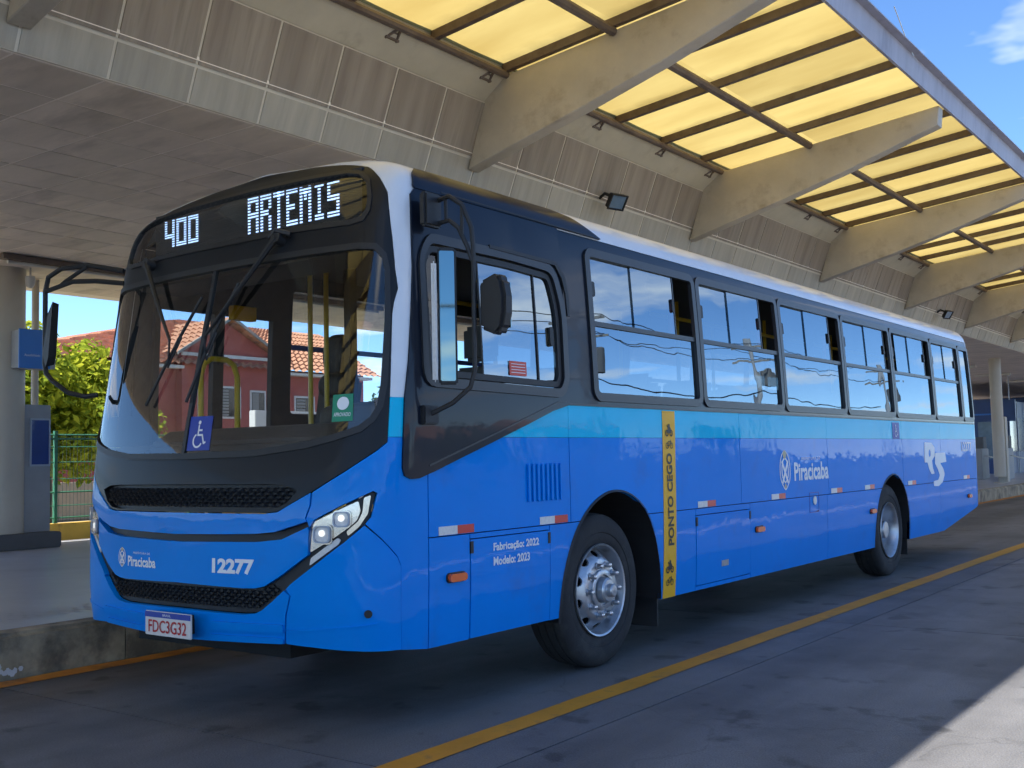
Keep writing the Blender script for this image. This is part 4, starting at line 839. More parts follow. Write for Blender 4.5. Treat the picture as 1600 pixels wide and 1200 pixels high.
# licence plate on a small bracket
Yp = -.005
pl_ = thing('x', 'x', 'x') if False else None
px0 = XC+.035
plate = MB().box((px0-.2, Yp, .455), (px0+.2, Yp+.012, .585)).build('licence_plate', 'platew', bus, bev=.004)
MB().box((px0-.12, Yp+.012, .47), (px0+.12, Yp+.085, .57)).build('bracket', 'well', plate)
pmap = lambda s, z, off: Vector((s, Yp-off, z))
MB().box((px0-.197, Yp-.003, .553), (px0+.197, Yp, .582)).build('band', 'decalb', plate)
text_on('number', 'FDC3G32', px0-.165, .472, .33, .068, 'redtext', plate, .012, .003, pmap)
text_on('country', 'BRASIL', px0-.035, .562, .07, .012, 'decalw', plate, .0, .006, pmap)
# LED destination display
LY_ = .60
bd = MB().box((XC-.93, LY_, 2.66), (XC+.93, LY_+.04, 2.985)).build('display_board', 'ledboard', bus)
b = MB()
for k in range(24): z = 2.672+k*.013; b.box((XC-.92, LY_-.003, z), (XC+.92, LY_-.001, z+.003))
b.build('louvre', 'grille', bd)
def led(ch):
    R12 = range(12); c = set()
    def h(r0, cols=range(4)):
        for r in (r0, r0+1):
            for k in cols: c.add((r, k))
    def v(k, r0=0, r1=12):
        for r in range(r0, r1): c.add((r, k))
    if ch == '4': v(0, 0, 8); v(3); h(6)
    if ch == '0': v(0, 1, 11); v(3, 1, 11); h(0); h(10)
    if ch in 'AR': v(0, 1); v(3, 1); h(0); h(5)
    if ch == 'R': c.discard((5, 3)); c.discard((6, 3))
    if ch == 'T': h(0); v(1.5)
    if ch == 'E': v(0); h(0); h(5, range(3)); h(10)
    if ch == 'M': v(0); v(3); c.update({(1, 1), (2, 1), (2, 1.5), (3, 1.5), (4, 1.5), (1, 2), (2, 2)})
    if ch == 'I': h(0, (.5, 1.5, 2.5)); h(10, (.5, 1.5, 2.5)); v(1.5)
    if ch == 'S': h(0); v(0, 1, 6); h(5); v(3, 6, 11); h(10)
    return c
vs = []; fs = []
def ledtext(t, x0, x1, z0, z1):
    n = len(t); cw = (x1-x0)/n; u = cw/4.7; rh = (z1-z0)/12
    for i, ch in enumerate(t):
        for r, k in led(ch):
            xx = x0+i*cw+k*u+.1*u; zz = z1-(r+1)*rh; j = len(vs)
            vs.extend([(xx, LY_-.005, zz+rh*.24), (xx+u*.96, LY_-.005, zz+rh*.24), (xx+u*.96, LY_-.005, zz+rh*.76), (xx, LY_-.005, zz+rh*.76)]); fs.append((j, j+1, j+2, j+3))
ledtext('400', -2.115, -1.755, 2.762, 2.942); ledtext('ARTEMIS', -1.302, -.51, 2.738, 2.962)
link('lit_text', mesh(vs, fs), 'led', bd)
# wipers hung from above the windscreen
def wiper(s_p, z_p, s_e, z_e, bl, name='wiper'):
    a = [bus_map(s_p+(s_e-s_p)*t, z_p+(z_e-z_p)*t, .05-.012*t) for t in (0, .25, .5, .75, 1)]
    wv = MB().tube(a, [.02, .016, .013, .011, .009], 7).build(name, 'rubber', bus, smooth=True)
    MB().tube([bus_map(s_p, z_p, -.01), bus_map(s_p, z_p, .06)], .035, 10).build('pivot', 'rubber', wv, smooth=True)
    MB().tube([bus_map(s, z, .022) for s, z in bl], .010, 6).build('blade', 'rubber', wv)
    MB().tube([bus_map(s*.8+bl[0][0]*.2+.012, z, .036) for s, z in bl[1:-1]]+[bus_map(s_e, z_e, .04)], .007, 5).build('carrier', 'rubber', wv)
    return wv
wiper(.54, 2.6, .06, 2.08, [(.26, 2.38), (.12, 2.1), (.06, 1.95), (-.02, 1.72)])
wiper(-.72, 2.61, -.27, 2.09, [(-.05, 2.33), (-.2, 2.1), (-.3, 1.93), (-.42, 1.72)])
MB().tube([bus_map(.46, 2.62, .02), bus_map(.54, 2.635, .06), bus_map(.62, 2.62, .02)], .016, 6).build('wiper_motor_cover', 'rubber', bus, smooth=True)
# raised cab side panel (black) with the swooping lower edge
cab = [(Y(.545), 2.80), (Y(.56), 2.4), (Y(.525), 1.9), (Y(.50), 1.7), (Y(.50), 1.34), (Y(.515), 1.295), (Y(.56), 1.277), (Y(.62), 1.28), (Y(.75), 1.315), (Y(1.2), 1.45), (Y(1.6), 1.572), (Y(1.88), 1.66), (Y(2.06), 1.7), (Y(2.06), 2.83), (Y(.6), 2.835)]
patch('cab_panel', cab, [drv_hole], 'navy', bus, .012, .012, back='dark')
patch('cab_top_panel', rnd([(Y(.58), 2.85), (Y(.62), 2.93), (Y(.72), 2.962), (Y(.95), 2.968), (Y(2.1), 2.962), (Y(2.3), 2.94), (Y(2.6), 2.836), (Y(.6), 2.836)], .03), [], 'navy', bus, .012, .016, ds=.05, dz=.012, fine=True)
patch('cab_groove', [(Y(.92), 2.845), (Y(2.5), 2.834), (Y(2.5), 2.843), (Y(.92), 2.855)], [], 'rubber', bus, .004, .018, ds=.05, dz=.012, fine=True)
# raised edging of the cab panel
patch('cab_moulding', [(Y(.70), 1.34), (Y(1.2), 1.487), (Y(1.75), 1.655), (Y(1.93), 1.71), (Y(2.02), 1.715), (Y(2.02), 1.722), (Y(1.93), 1.718), (Y(1.75), 1.664), (Y(1.2), 1.496), (Y(.70), 1.35)], [], 'rubsat', bus, .006, .015)
patch('rain_gutter', [(Y(1.3), 2.61), (Y(1.98), 2.6), (Y(2.065), 2.52), (Y(2.095), 2.4), (Y(2.095), 2.26), (Y(2.065), 2.26), (Y(2.06), 2.4), (Y(2.03), 2.5), (Y(1.965), 2.575), (Y(1.3), 2.59)], [], 'rubber', bus, .012, .03)
patch('sill_moulding', [(Y(2.06), 1.698), (Y(12.09), 1.698), (Y(12.09), 1.712), (Y(2.06), 1.712)], [], 'rubsat', bus, .008, .006)
# side windows
for wi, po in enumerate(win_outer):
    last = wi == 6
    a, b_ = (WIN+[(11.57, 12.075)])[wi]
    fr_ = patch('window', grow(po, .012), [grow(po, -.045)], 'rubsat', bus, .03, .014)
    ai, bi = a+.045, b_-.045; z0, z1 = WZ[0]+.045, WZ[1]-.045; zm = 2.25
    if last: patch('pane', grow(po, -.04), [], 'swglass', fr_, 0, -.008); continue
    patch('transom', side_rect(ai, bi, zm-.016, zm+.016), [], 'rubsat', fr_, .02, .004)
    patch('pane', side_rect(ai-.01, bi+.01, z0-.01, zm-.014), [], 'swglass', fr_, 0, -.01, ds=.5)
    op = (.80, .78, .82, .9, .86, .9)[wi]; st = (.0, .0, .0, .0, .12, .0)[wi]; Wd = bi-ai
    patch('pane', side_rect(ai+Wd*st, ai+Wd*(st+.55), zm+.014, z1+.01), [], 'swglass', fr_, 0, -.012, ds=.5)
    patch('pane', side_rect(ai+Wd*(op-.42), ai+Wd*op, zm+.014, z1+.01), [], 'swglass', fr_, 0, -.002, ds=.5)
    patch('pane_edge', side_rect(ai+Wd*op-.006, ai+Wd*op+.006, zm+.014, z1), [], 'rubsat', fr_, .006, .002)
    for yy in (ai+.02, ai+Wd*op-.03): patch('latch', [(Y(yy)+p[0], 2.48+p[1]) for p in rrect(-.018, .018, -.05, .05, .014, 3)], [], 'rubber', fr_, .012, .012)
# driver window
dw = patch('cab_window', grow(drv_outer, .014), [grow(drv_outer, -.04)], 'rubsat', bus, .03, .026)
patch('frame_inner', grow(drv_outer, -.05), [grow(drv_outer, -.085)], 'rubber', dw, .02, .01)
patch('pane', [(Y(1.2), 1.8), (Y(1.97), 1.8), (Y(2.0), 2.3), (Y(1.93), 2.52), (Y(1.2), 2.53)], [], 'swglass', dw, 0, -.006)
patch('pane', [(Y(.66), 1.8), (Y(.86), 1.8), (Y(.86), 2.54), (Y(.72), 2.53), (Y(.67), 2.45)], [], 'fwglass', dw, 0, -.02)
patch('pane_edge', side_rect(1.745, 1.757, 1.81, 2.53), [], 'rubber', dw, .008, .002); patch('pane_edge', side_rect(1.2, 1.21, 1.81, 2.53), [], 'rubber', dw, .008, .0)
patch('latch', [(Y(1.9)+p[0], 2.12+p[1]) for p in rrect(-.02, .02, -.06, .06, .015, 3)], [], 'rubber', dw, .012, .012)
st_ = patch('warning_sticker', side_rect(1.455, 1.625, 1.86, 1.945), [], 'redsticker', dw, .001, .0)
for k in range(4): patch('print_line', side_rect(1.47, 1.61, 1.875+k*.017, 1.879+k*.017), [], 'decalw', st_, 0, .002)
# grab bars and sill inside
# wheel arches and wells
for A, nm in ((archF, 'F'), (archR, 'R')):
    A2 = [(Y(a), z) for a, z in A if z > .3]; o2 = grow([(A2[0][0], .36)]+A2+[(A2[-1][0], .36)], .014)
    inner = [(A2[0][0], .36)]+A2+[(A2[-1][0], .36)]
    vs = []; fs = []
    for (s, z) in inner:
        p = B(s, z); vs += [p+Vector((.004, 0, 0)), p+Vector((-.55, 0, 0))]
    fs = [(2*k, 2*k+1, 2*k+3, 2*k+2) for k in range(len(inner)-1)]
    link('wheel_well', mesh(vs, fs), 'well', bus)
    vs = []; 
    for (s, z), (s2, z2) in zip(inner, o2): vs += [bus_map(s, max(z, .36), .012), bus_map(s2, max(z2, .36), .004)]
    link('arch_lip', mesh(vs, fs), 'rubber', bus)
    y0, y1 = A[0][0], A[-1][0]
    MB().box((-.6, y0-.02, .3), (-.555, y1+.02, 1.16)).build('wheel_well', 'well', bus)
MB().box((-.42, 3.215, .16), (-.06, 3.225, .62)).build('mud_flap', 'rubber', bus)
MB().box((-.6, 9.05, .18), (-.06, 9.06, .6)).build('mud_flap', 'rubber', bus)
# wheels
def wheel(x, y, front, sgn=1):
    wv = thing('tmp', 'a', 'b') if False else None
    c = (x, y, .5)
    ty = [(-.27, .29), (-.275, .33), (-.285, .42), (-.275, .465), (-.25, .487), (-.235, .494), (-.2, .497), (-.198, .488), (-.19, .488), (-.188, .499), (-.14, .5), (-.138, .49), (-.13, .49), (-.128, .5), (-.08, .5), (-.078, .488), (-.07, .488), (-.068, .498), (-.035, .494), (-.02, .484), (-.004, .455), (.004, .42), (.0, .375), (-.006, .37), (-.004, .345), (-.012, .318), (-.022, .302), (-.022, .288)]
    w_ = MB().lathe(ty, c, 'x', 64, sgn).build('wheel', 'tyre', bus, smooth=True)
    if sgn < 0: return w_
    if front:
        rp_ = [(-.03, .292), (-.006, .302), (.002, .299), (-.004, .288), (-.03, .278), (-.07, .268), (-.10, .262)]
        MB().lathe(rp_, c, 'x', 56).build('rim', 'alloy', w_, smooth=True)
        zr = [(.0, -.002), (.185, -.002), (.2, -.006), (.23, -.04), (.265, -.09), (.3, -.1)]
        def dm(u, v, off):
            r = math.hypot(u, v); return Vector((x+float(np.interp(r, [q[0] for q in zr], [q[1] for q in zr]))+off, y+u, .5+v))
        ho = []
        for k in range(10):
            t = math.radians(36*k+18); ct, stt = math.cos(t), math.sin(t)
            ho.append([(.232*ct+a*ct*.021-b2*stt*.034, .232*stt+a*stt*.021+b2*ct*.034) for a, b2 in [(math.cos(q), math.sin(q)) for q in [j*math.pi/5 for j in range(10)]]])
        d_ = patch('wheel_disc', [(.266*math.cos(j*math.pi/24), .266*math.sin(j*math.pi/24)) for j in range(48)], ho+[disc(0, 0, .09, 24)[0]], 'alloy', w_, .012, 0, ds=.03, dz=.03, mapf=dm)
        for p in d_.data.polygons: p.use_smooth = True
        try: d_.data.set_sharp_from_angle(angle=math.radians(35))
        except Exception: pass
        MB().lathe([(-.02, .135), (.012, .132), (.016, .125), (.016, .1), (.0, .096), (.0, .085), (.05, .08), (.06, .07), (.062, .045), (.09, .042), (.098, .034), (.1, .001)], c, 'x', 36).build('hub', 'alloy', w_, smooth=True)
        for k in range(10):
            t = math.radians(36*k); cc = (x, y+.165*math.cos(t), .5+.165*math.sin(t))
            MB().lathe([(-.004, .024), (.006, .024), (.006, .017), (.038, .016), (.046, .012), (.048, .001)], cc, 'x', 8).build('wheel_nut', 'steel', w_)
        MB().lathe([(-.102, .285), (-.102, .05)], c, 'x', 30).build('brake_drum', 'well', w_)
    else:
        MB().lathe([(-.02, .292), (-.004, .302), (.003, .299), (-.006, .288), (-.03, .276), (-.1, .266), (-.16, .258), (-.185, .24), (-.19, .2), (-.175, .18), (-.172, .12), (-.13, .11), (-.1, .1), (-.05, .095), (-.04, .085), (-.038, .001)], c, 'x', 56).build('rim', 'alloy', w_, smooth=True)
        for k in range(10):
            t = math.radians(36*k); cc = (x-.178, y+.165*math.cos(t), .5+.165*math.sin(t)); MB().lathe([(0, .02), (.03, .018), (.036, .001)], cc, 'x', 8).build('wheel_nut', 'steel', w_)
    return w_
wheel(-.06, 2.485, True); wheel(-.06, 8.46, False)
wheel(2*XC+.06, 2.485, True, -1); wheel(2*XC+.06, 8.46, False, -1)
# reflectors and marker lamps
for y0 in (.78, 1.712, 3.775, 5.145, 6.555, 7.49, 8.985, 11.4):
    if y0 == 7.49: y0 = 7.52
    r_ = patch('reflector', side_rect(y0, y0+.155, .972, 1.018), [], 'reflw', bus, .003, .004); patch('red_half', side_rect(y0+.156, y0+.298, .972, 1.018), [], 'red', r_, .003, .004)
for y0 in (.92, 4.87, 7.73, 11.64):
    k_ = patch('marker_lamp', [(Y(y0)+p[0], .742+p[1]) for p in rrect(-.082, .082, -.027, .027, .025, 4)], [], 'rubber', bus, .008, .008)
    patch('lens', [(Y(y0)+p[0], .742+p[1]) for p in rrect(-.075, .07, -.021, .021, .02, 4)], [], 'amber', k_, .02, .028)
# intake louvres
for k in range(8): patch('vent_slat', [(Y(1.60)+.048*k+p[0], 1.225+p[1]) for p in rrect(-.009, .009, -.112, .112, .008, 3)], [], 'blue', bus, .01, .014); patch('vent_slot', [(Y(1.615)+.048*k+p[0], 1.225+p[1]) for p in rrect(-.007, .007, -.108, .108, .006, 3)], [], 'well', bus, .002, .0035)
# fuel flap
ff = patch('filler_flap', side_rect(6.0, 6.23, .815, 1.0), [grow(side_rect(6.0, 6.23, .815, 1.0), -.006)], 'decalb', bus, .002, .003); patch('cap', [(Y(6.12)+p[0], .925+p[1]) for p in disc(0, 0, .04)[0]], [], 'reflw', ff, .006, .01); patch('slot', side_rect(6.17, 6.22, .82, .828), [], 'well', ff, .002, .003)
# markings
text_on('marking', 'Fabricação: 2022', Y(1.247), .845, .445, .055, 'decalw', bus, .035, .007); text_on('marking', 'Modelo: 2023', Y(1.247), .772, .35, .05, 'decalw', bus, .035, .007)
text_on('marking', '12277', .294, .798, .30, .08, 'decalw', bus, .05)
text_on('marking', 'Piracicaba', -.493, .802, .30, .058, 'decalw', bus, .028); text_on('marking', 'PREFEITURA DE', -.43, .874, .18, .011, 'decalw', bus)
text_on('marking', 'Piracicaba', Y(5.66), 1.115, .84, .165, 'decalw', bus, .028); text_on('marking', 'PREFEITURA DE', Y(5.84), 1.30, .46, .025, 'decalw', bus)
text_on('marking', '12277', Y(11.36), 1.335, .5, .125, 'decalw', bus, .02)
def crest(cx, cz_, w_, h_):
    E_ = [(.5*math.sin(t)*(1 if math.cos(t) > -.55 else .62+.38*(1+math.cos(t))/.45), .5*math.cos(t)) for t in [2*math.pi*k/32 for k in range(32)]]
    sc = lambda P, kx=1, kz=1: [(cx+p[0]*w_*kx, cz_+p[1]*h_*kz) for p in P]
    o_ = patch('crest', sc(E_), [sc(E_, .86, .93)], 'decalw', bus, 0, .0035, grid=False)
    patch('crest_ring', sc(E_, .66, .66), [sc(E_, .5, .56)], 'decalw', o_, 0, .0035, grid=False)
    v, f = strokes([sc([(-.26, .22), (.24, -.3)]), sc([(.26, .22), (-.24, -.3)])], w_*.13); decal('cross', v, f, 'decalw', o_)
    v, f = join2(disc(cx, cz_+.4*h_, w_*.16, 10), disc(cx, cz_-.4*h_, w_*.09, 8)); decal('crown', v, f, 'decalg', o_)
crest(Y(5.455), 1.215, .24, .345); crest(-.566, .848, .09, .11)
# company monogram
v, f = strokes([], .1)
o_ = patch('monogram', rnd([(Y(9.69), 1.455), (Y(9.98), 1.45), (Y(10.11), 1.39), (Y(10.1), 1.29), (Y(9.97), 1.235), (Y(10.0), 1.14), (Y(10.06), 1.075), (Y(9.93), 1.07), (Y(9.83), 1.14), (Y(9.78), 1.215), (Y(9.66), 1.215)], .02), [disc(Y(9.885), 1.325, .045, 10)[0]], 'decalw', bus, 0, .0035, grid=False)
patch('letter', rnd([(Y(10.12), 1.325), (Y(10.56), 1.325), (Y(10.6), 1.21), (Y(10.32), 1.2), (Y(10.44), 1.135), (Y(10.5), 1.06), (Y(10.4), .965), (Y(10.22), .92), (Y(10.01), .925), (Y(10.0), .985), (Y(10.2), .995), (Y(10.28), 1.05), (Y(10.2), 1.13), (Y(10.09), 1.2)], .02), [], 'decalw', o_, 0, .0035, grid=False)
def chair(cx, cz_, h_, parent, off, mp_=bus_map):
    sc = lambda P: [(cx+p[0]*h_, cz_+p[1]*h_) for p in P]
    v, f = join2(strokes([sc([(-.06, .3), (-.06, -.02), (.16, -.02), (.28, -.3), (.36, -.26)]), sc([(-.06, .14), (.12, .14)]), sc(arc(-.04, -.2, .22, 120, 330))], h_*.065), disc(cx-.05*h_, cz_+.4*h_, h_*.07, 12)); decal('wheelchair', v, f, 'decalw', parent, mp_, off)
o_ = patch('access_sticker', [(.022, 1.452), (.212, 1.452), (.205, 1.64), (.016, 1.642)], [], 'decalb', bus, .001, -.002); chair(.115, 1.54, .165, o_, .001)
o_ = patch('access_sticker', side_rect(8.5, 8.745, 1.497, 1.678), [], 'decalb', bus, .001, .004); v = None; chair(Y(8.62), 1.585, .15, o_, .007)
o_ = patch('approval_sticker', side_rect(0, .12, 0, 1) and [(1.025, 1.578), (1.143, 1.582), (1.134, 1.722), (1.018, 1.718)], [], 'green', bus, .001, -.002)
v, f = disc(1.082, 1.672, .034, 18); decal('badge', v, f, 'decalw', o_, off=.001); text_on('lettering', 'APROVADO', 1.035, 1.605, .095, .02, 'decalw', o_, .01, .001)
# blind spot strip
bsr = patch('blind_spot_strip', [(Y(3.222), .357), (Y(3.408), .357), (Y(3.452), 1.69), (Y(3.262), 1.69)], [], 'decaly', bus, .001, .0035)
text_on('lettering', 'PONTO CEGO', Y(3.385), .725, .66, .085, 'decalk', bsr, .035, .006, vert=True)
def moto(cx, cz_, h_, bike):
    r = .19*h_; L_ = [arc(cx-.3*h_, cz_, r, 0, 360, 10), arc(cx+.3*h_, cz_, r, 0, 360, 10)]
    if bike: v, f = strokes(L_+[[(cx-.3*h_, cz_), (cx-.1*h_, cz_+.3*h_), (cx+.2*h_, cz_+.3*h_), (cx, cz_), (cx-.3*h_, cz_)], [(cx+.3*h_, cz_), (cx+.2*h_, cz_+.4*h_)]], h_*.06)
    else: v, f = join2(strokes(L_+[[(cx-.3*h_, cz_), (cx, cz_+.35*h_), (cx+.3*h_, cz_)], [(cx, cz_+.3*h_), (cx-.25*h_, cz_+.5*h_)]], h_*.1), disc(cx+.05*h_, cz_+.22*h_, .24*h_, 10), disc(cx+.02*h_, cz_+.52*h_, .13*h_, 10))
    decal('pictogram', v, f, 'decalk', bsr, off=.0065)
for zz, bk_ in ((1.53, 0), (1.44, 1), (.555, 0), (.465, 1)): moto(Y(3.35 if zz > 1 else 3.318), zz, .105, bk_)
# ---- mirrors
mn = MB().box((-.0, .66, 2.615), (.05, .80, 2.80)).build('mirror_mount', 'rubber', bus, bev=.012)
MB().tube([(.05, .77, 2.765), (.13, .76, 2.772), (.2, .78, 2.72), (.235, .815, 2.6), (.24, .82, 2.5), (.24, .815, 1.84), (.22, .8, 1.75), (.14, .75, 1.67), (.03, .70, 1.615)], .0135, 8).build('outer_arm', 'rubber', mn, smooth=True)
MB().tube([(.05, .77, 2.64), (.12, .77, 2.645), (.17, .785, 2.60), (.21, .805, 2.5), (.235, .815, 2.42)], .0125, 8).build('inner_arm', 'rubber', mn, smooth=True)
MB().tube([(.2, .78, 2.72), (.19, .79, 2.56)], .01, 6).build('brace', 'rubber', mn); MB().tube([(.1, .765, 2.77), (.1, .77, 2.645)], .01, 6).build('brace', 'rubber', mn)
MB().box((-.005, .64, 1.56), (.04, .76, 1.66)).build('lower_mount', 'rubber', mn, bev=.008)
def shell(name, c, rx, ry, rz, m, parent, rot=0, sq=3.2):
    vs = []; fs = []; nu, nv = 20, 12; Rm = Matrix.Rotation(rot, 3, 'Z')
    f_ = lambda t: math.copysign(abs(t)**(2/sq), t)
    for i in range(nv+1):
        ph = -math.pi/2+math.pi*i/nv
        for j in range(nu):
            th = 2*math.pi*j/nu; p = Vector((rx*f_(math.cos(ph))*f_(math.cos(th)), ry*f_(math.cos(ph))*f_(math.sin(th)), rz*f_(math.sin(ph)))); vs.append(Vector(c)+Rm @ p)
    for i in range(nv):
        for j in range(nu): fs.append((i*nu+j, i*nu+(j+1) % nu, (i+1)*nu+(j+1) % nu, (i+1)*nu+j))
    return link(name, mesh(vs, fs), m, parent, smooth=True)
hd = MB().prism([(.25, 2.06), (.36, 2.015), (.40, 2.05), (.42, 2.13), (.422, 2.22), (.405, 2.31), (.365, 2.35), (.25, 2.31)], 'y', .84, .93).build('mirror_head', 'rubber', mn, bev=.02); MB().box((.265, .931, 2.06), (.395, .936, 2.3)).build('glass', 'mirror', hd)
def slab_at(c, w_, d_, h_, rz, name, m, parent, bev=.01, tilt=0):
    Rm = Matrix.Translation(c) @ Matrix.Rotation(rz, 4, 'Z') @ Matrix.Rotation(tilt, 4, 'Y'); return MB().box((-w_/2, -d_/2, -h_/2), (w_/2, d_/2, h_/2), Rm).build(name, m, parent, bev=bev)
fm = slab_at((.118, .745, 2.13), .10, .03, .73, math.radians(50), 'flat_mirror', 'rubber', mn)
slab_at((.127, .733, 2.13), .08, .012, .69, math.radians(50), 'glass', 'mirror', fm, .004); slab_at((.078, .685, 2.10), .028, .03, .64, math.radians(50), 'rim', 'reflw', fm, .012)
# far side mirror on its bowed arms
fmn = MB().tube([(-2.30, .42, 2.62), (-2.5, .3, 2.665), (-2.68, .22, 2.655), (-2.8, .2, 2.61), (-2.835, .2, 2.52), (-2.835, .2, 2.05), (-2.815, .2, 1.98), (-2.74, .2, 1.93), (-2.6, .22, 1.85), (-2.5, .28, 1.82), (-2.44, .33, 1.83)], .016, 8).build('far_mirror_arm', 'rubber', bus, smooth=True)
MB().tube([(-2.3, .42, 2.54), (-2.45, .32, 2.56), (-2.6, .25, 2.565), (-2.83, .2, 2.52)], .016, 8).build('brace', 'rubber', fmn, smooth=True); MB().tube([(-2.5, .29, 2.655), (-2.66, .24, 2.575), (-2.7, .23, 2.55)], .013, 8).build('brace', 'rubber', fmn, smooth=True)
vs = [(-2.715, .18, 2.44), (-2.745, .17, 2.08), (-2.775, .17, 2.02), (-2.825, .18, 2.1), (-2.83, .2, 2.34), (-2.725, .23, 2.43), (-2.75, .23, 2.1), (-2.775, .23, 2.04), (-2.82, .23, 2.12), (-2.825, .24, 2.33)]
hd = link('head', mesh(vs, [(4, 3, 2, 1, 0), (5, 6, 7, 8, 9), (0, 1, 6, 5), (1, 2, 7, 6), (2, 3, 8, 7), (3, 4, 9, 8), (4, 0, 5, 9)]), 'rubber', fmn)
# ---- far side skin, door and windows
FW = [(2.0, 3.6), (3.65, 5.25), (5.3, 6.0), (7.1, 8.7), (8.75, 10.3), (10.35, 11.8)]
fh = [[(-s, z) for s, z in rrect(Y(a), Y(b), 1.72, 2.72, .06)] for a, b in FW]; door = [(-s, z) for s, z in side_rect(.78, 1.86, .42, 2.5)]
patch('far_side', [(-Y(.70), .39), (-Y(12.05), .5), (-Y(12.05), ZB), (-Y(.70), ZB)][::-1], [door, neg(AF), neg(AR)], 'blue', bus, .025, back='dark')
patch('far_band', [(-Y(.62), ZB+.002), (-Y(12.1), ZB+.002), (-Y(12.1), 2.825), (-Y(.62), 2.825)][::-1], fh+[door], 'navy', bus, .025, back='dark')
patch('far_corner', neg([(1.342, ZB+.002), (Y(.69), ZB+.002), (Y(.69), ZCY), (1.342, ZCY)]), [], 'cyan', bus, .025, back='dark')
patch('far_pillar', neg([(Y(.5), 1.7), (Y(.61), 1.7), (Y(.61), 2.825), (Y(.56), 2.825)]), [], 'white', bus, .02, back='dark')
for h_ in fh:
    fr_ = patch('far_window', grow(h_, .02), [grow(h_, -.03)], 'rubsat', bus, .03, .01); patch('pane', grow(h_, -.02), [], 'fwglass', fr_, 0, -.01)
    a = min(p[0] for p in h_); b_ = max(p[0] for p in h_); patch('transom', [(a+.03, 2.24), (b_-.03, 2.24), (b_-.03, 2.28), (a+.03, 2.28)], [], 'decalb', fr_, .02, -.002)
fd = patch('door_frame', door, [[(-s, z) for s, z in side_rect(.83, 1.275, .5, 2.44)][::-1], [(-s, z) for s, z in side_rect(1.365, 1.81, .5, 2.44)][::-1]], 'dark', bus, .05, -.005)
for a, b_ in ((.83, 1.275), (1.365, 1.81)): patch('pane', [(-s, z) for s, z in side_rect(a, b_, .5, 2.44)][::-1], [], 'fwglass', fd, 0, -.02)
patch('rear_wall', [(SEND-.005, .62), (SEND-.005+.01, .62), (SEND, 2.8), (SEND-.005, 2.8)], [], 'dark', bus, .01) if False else None
MB().box((2*XC+.2, 12.15, .6), (-.2, 12.18, 2.8)).build('rear_wall', 'dark', bus)
# ---- interior
MB().box((2*XC+.62, 1.95, .90), (-.62, 12.15, .95)).build('floor', 'floor', bus); MB().box((-.62, 1.95, 1.17), (-.06, 12.15, 1.2)).build('floor_podium', 'floor', bus); MB().box((2*XC+.06, 1.95, 1.17), (2*XC+.62, 12.15, 1.2)).build('floor_podium', 'floor', bus); MB().box((-1.75, .5, .80), (-.06, 1.95, .85)).build('cab_floor', 'floor', bus); MB().box((2*XC+.06, .6, .42), (-1.75, 1.95, .46)).build('step', 'floor', bus)
MB().box((-1.95, .3, .35), (-.62, 12.0, .8)).build('chassis', 'well', bus)
MB().box((2*XC+.12, .95, 2.80), (-.12, 12.2, 2.83)).build('headlining', 'dark', bus)
MB().box((2*XC+.15, .58, 2.52), (-.15, .95, 2.56)).build('sun_visor_panel', 'dark', bus); MB().box((XC-.88, .66, 2.56), (XC+.88, .68, 2.94)).build('display_backing', 'well', bus)
ds_ = MB().prism([(.36, 1.2), (.36, 1.5), (.5, 1.58), (.78, 1.60), (.95, 1.5), (1.0, 1.2)], 'x', -1.95, -.16).build('dashboard', 'dark', bus, bev=.02)
MB().prism([(.3, .9), (.34, 1.46), (.46, 1.5), (.5, .9)], 'x', 2*XC+.22, -1.95).build('door_side_fascia', 'dark', bus)
shell('instrument_hood', (-.62, .82, 1.62), .26, .12, .09, 'dark', ds_)
swc = Vector((-.64, 1.12, 1.68)); ring = [swc+Vector((.22*math.cos(t), .22*math.sin(t)*.8, .22*math.sin(t)*.6)) for t in [2*math.pi*k/28 for k in range(28)]]
swl = MB().tube(ring, .016, 7, closed=True).build('steering_wheel', 'rubber', bus, smooth=True); MB().tube([swc, swc+Vector((0, -.18, -.25))], .04, 8).build('column', 'dark', swl); MB().tube([ring[0], swc, ring[14]], .014, 6).build('spoke', 'rubber', swl)
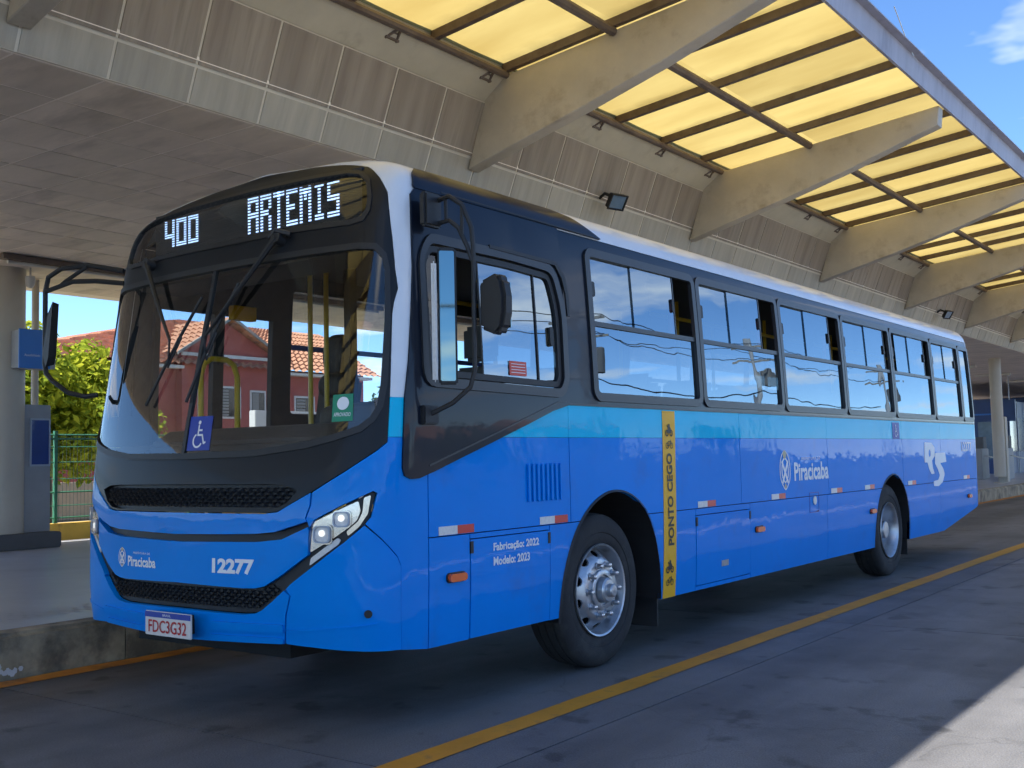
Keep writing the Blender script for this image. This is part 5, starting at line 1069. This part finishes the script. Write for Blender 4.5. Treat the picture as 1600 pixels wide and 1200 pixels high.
def seat(x, y, zf, m1, m2, head, hz=0):
    b_ = MB().prism([(y+.42, zf+.42), (y+.5, zf+1.02), (y+.44, zf+1.04), (y+.34, zf+.46)], 'x', x-.22, x+.22).build('seat', m1, bus, bev=.03)
    MB().box((x-.23, y-.1, zf+.36), (x+.23, y+.42, zf+.46)).build('cushion', m1, b_, bev=.03); MB().tube([(x, y+.15, zf), (x, y+.15, zf+.36)], .05, 8).build('pedestal', m2, b_)
    if head: MB().box((x-.14, y+.43, zf+1.06+hz), (x+.14, y+.5, zf+1.3+hz)).build('headrest', m2, b_, bev=.03)
    return b_
seat(-.62, 1.5, .95, 'seatgrey', 'rubber', True)
fs_ = seat(-2.05, 1.62, .95, 'seatgrey', 'rubber', False)
hr = shell('headrest', (-2.045, 2.06, 2.16), .15, .05, .16, 'rubber', fs_, 0, 2.6); shell('shoulder', (-2.045, 2.06, 1.94), .2, .06, .1, 'rubber', fs_, 0, 2.6)
for r in range(9):
    for x in (-.38, -.84, -1.73, -2.19):
        if 5.8 < 3.0+r*.98 < 7.2 and x < -1.5: continue
        seat(x, 2.95+r*.98, .95, 'seatblue', 'seatgrey', False)
# partition behind the driver, pillars, handrails
MB().box((-1.15, 2.12, .95), (-.12, 2.15, 1.95)).build('driver_partition', 'dark', bus); MB().box((-1.2, 2.1, .95), (-1.14, 2.17, 2.8)).build('partition_post', 'dark', bus)
def rail(pts, r=.018): return MB().tube(pts, r, 8).build('handrail', 'yellow', bus, smooth=True)
rail([(-2.28, 1.0, .5), (-2.28, 1.0, 1.98), (-2.28, 1.03, 2.06), (-2.28, 1.09, 2.095), (-2.28, 1.22, 2.095), (-2.28, 1.28, 2.06), (-2.28, 1.31, 1.98), (-2.28, 1.31, .9)], .02)
rail([(-2.0, 1.74, .9), (-2.0, 1.74, 2.8)]); rail([(-1.93, 1.83, .9), (-1.93, 1.83, 2.8)])
for yy in (3.4, 5.4, 7.4, 9.4): rail([(-.98, yy, .95), (-.98, yy, 2.8)]); rail([(-1.6, yy, .95), (-1.6, yy, 2.8)])
rail([(-.9, 2.3, 2.62), (-.9, 11.8, 2.62)]); rail([(-1.68, 2.3, 2.62), (-1.68, 11.8, 2.62)])
MB().box((-1.78, 1.86, .95), (-1.72, 1.93, 2.8)).build('post', 'dark', bus)
MB().box((-2.42, 1.35, 2.40), (-2.36, 1.55, 2.5)).build('notice_plate', 'decaly', bus)
for yy in (3.92, 5.51, 7.1): MB().box((-.14, yy-.26, 2.3), (-.12, yy-.2, 2.52)).build('emergency_lever', 'red', bus)
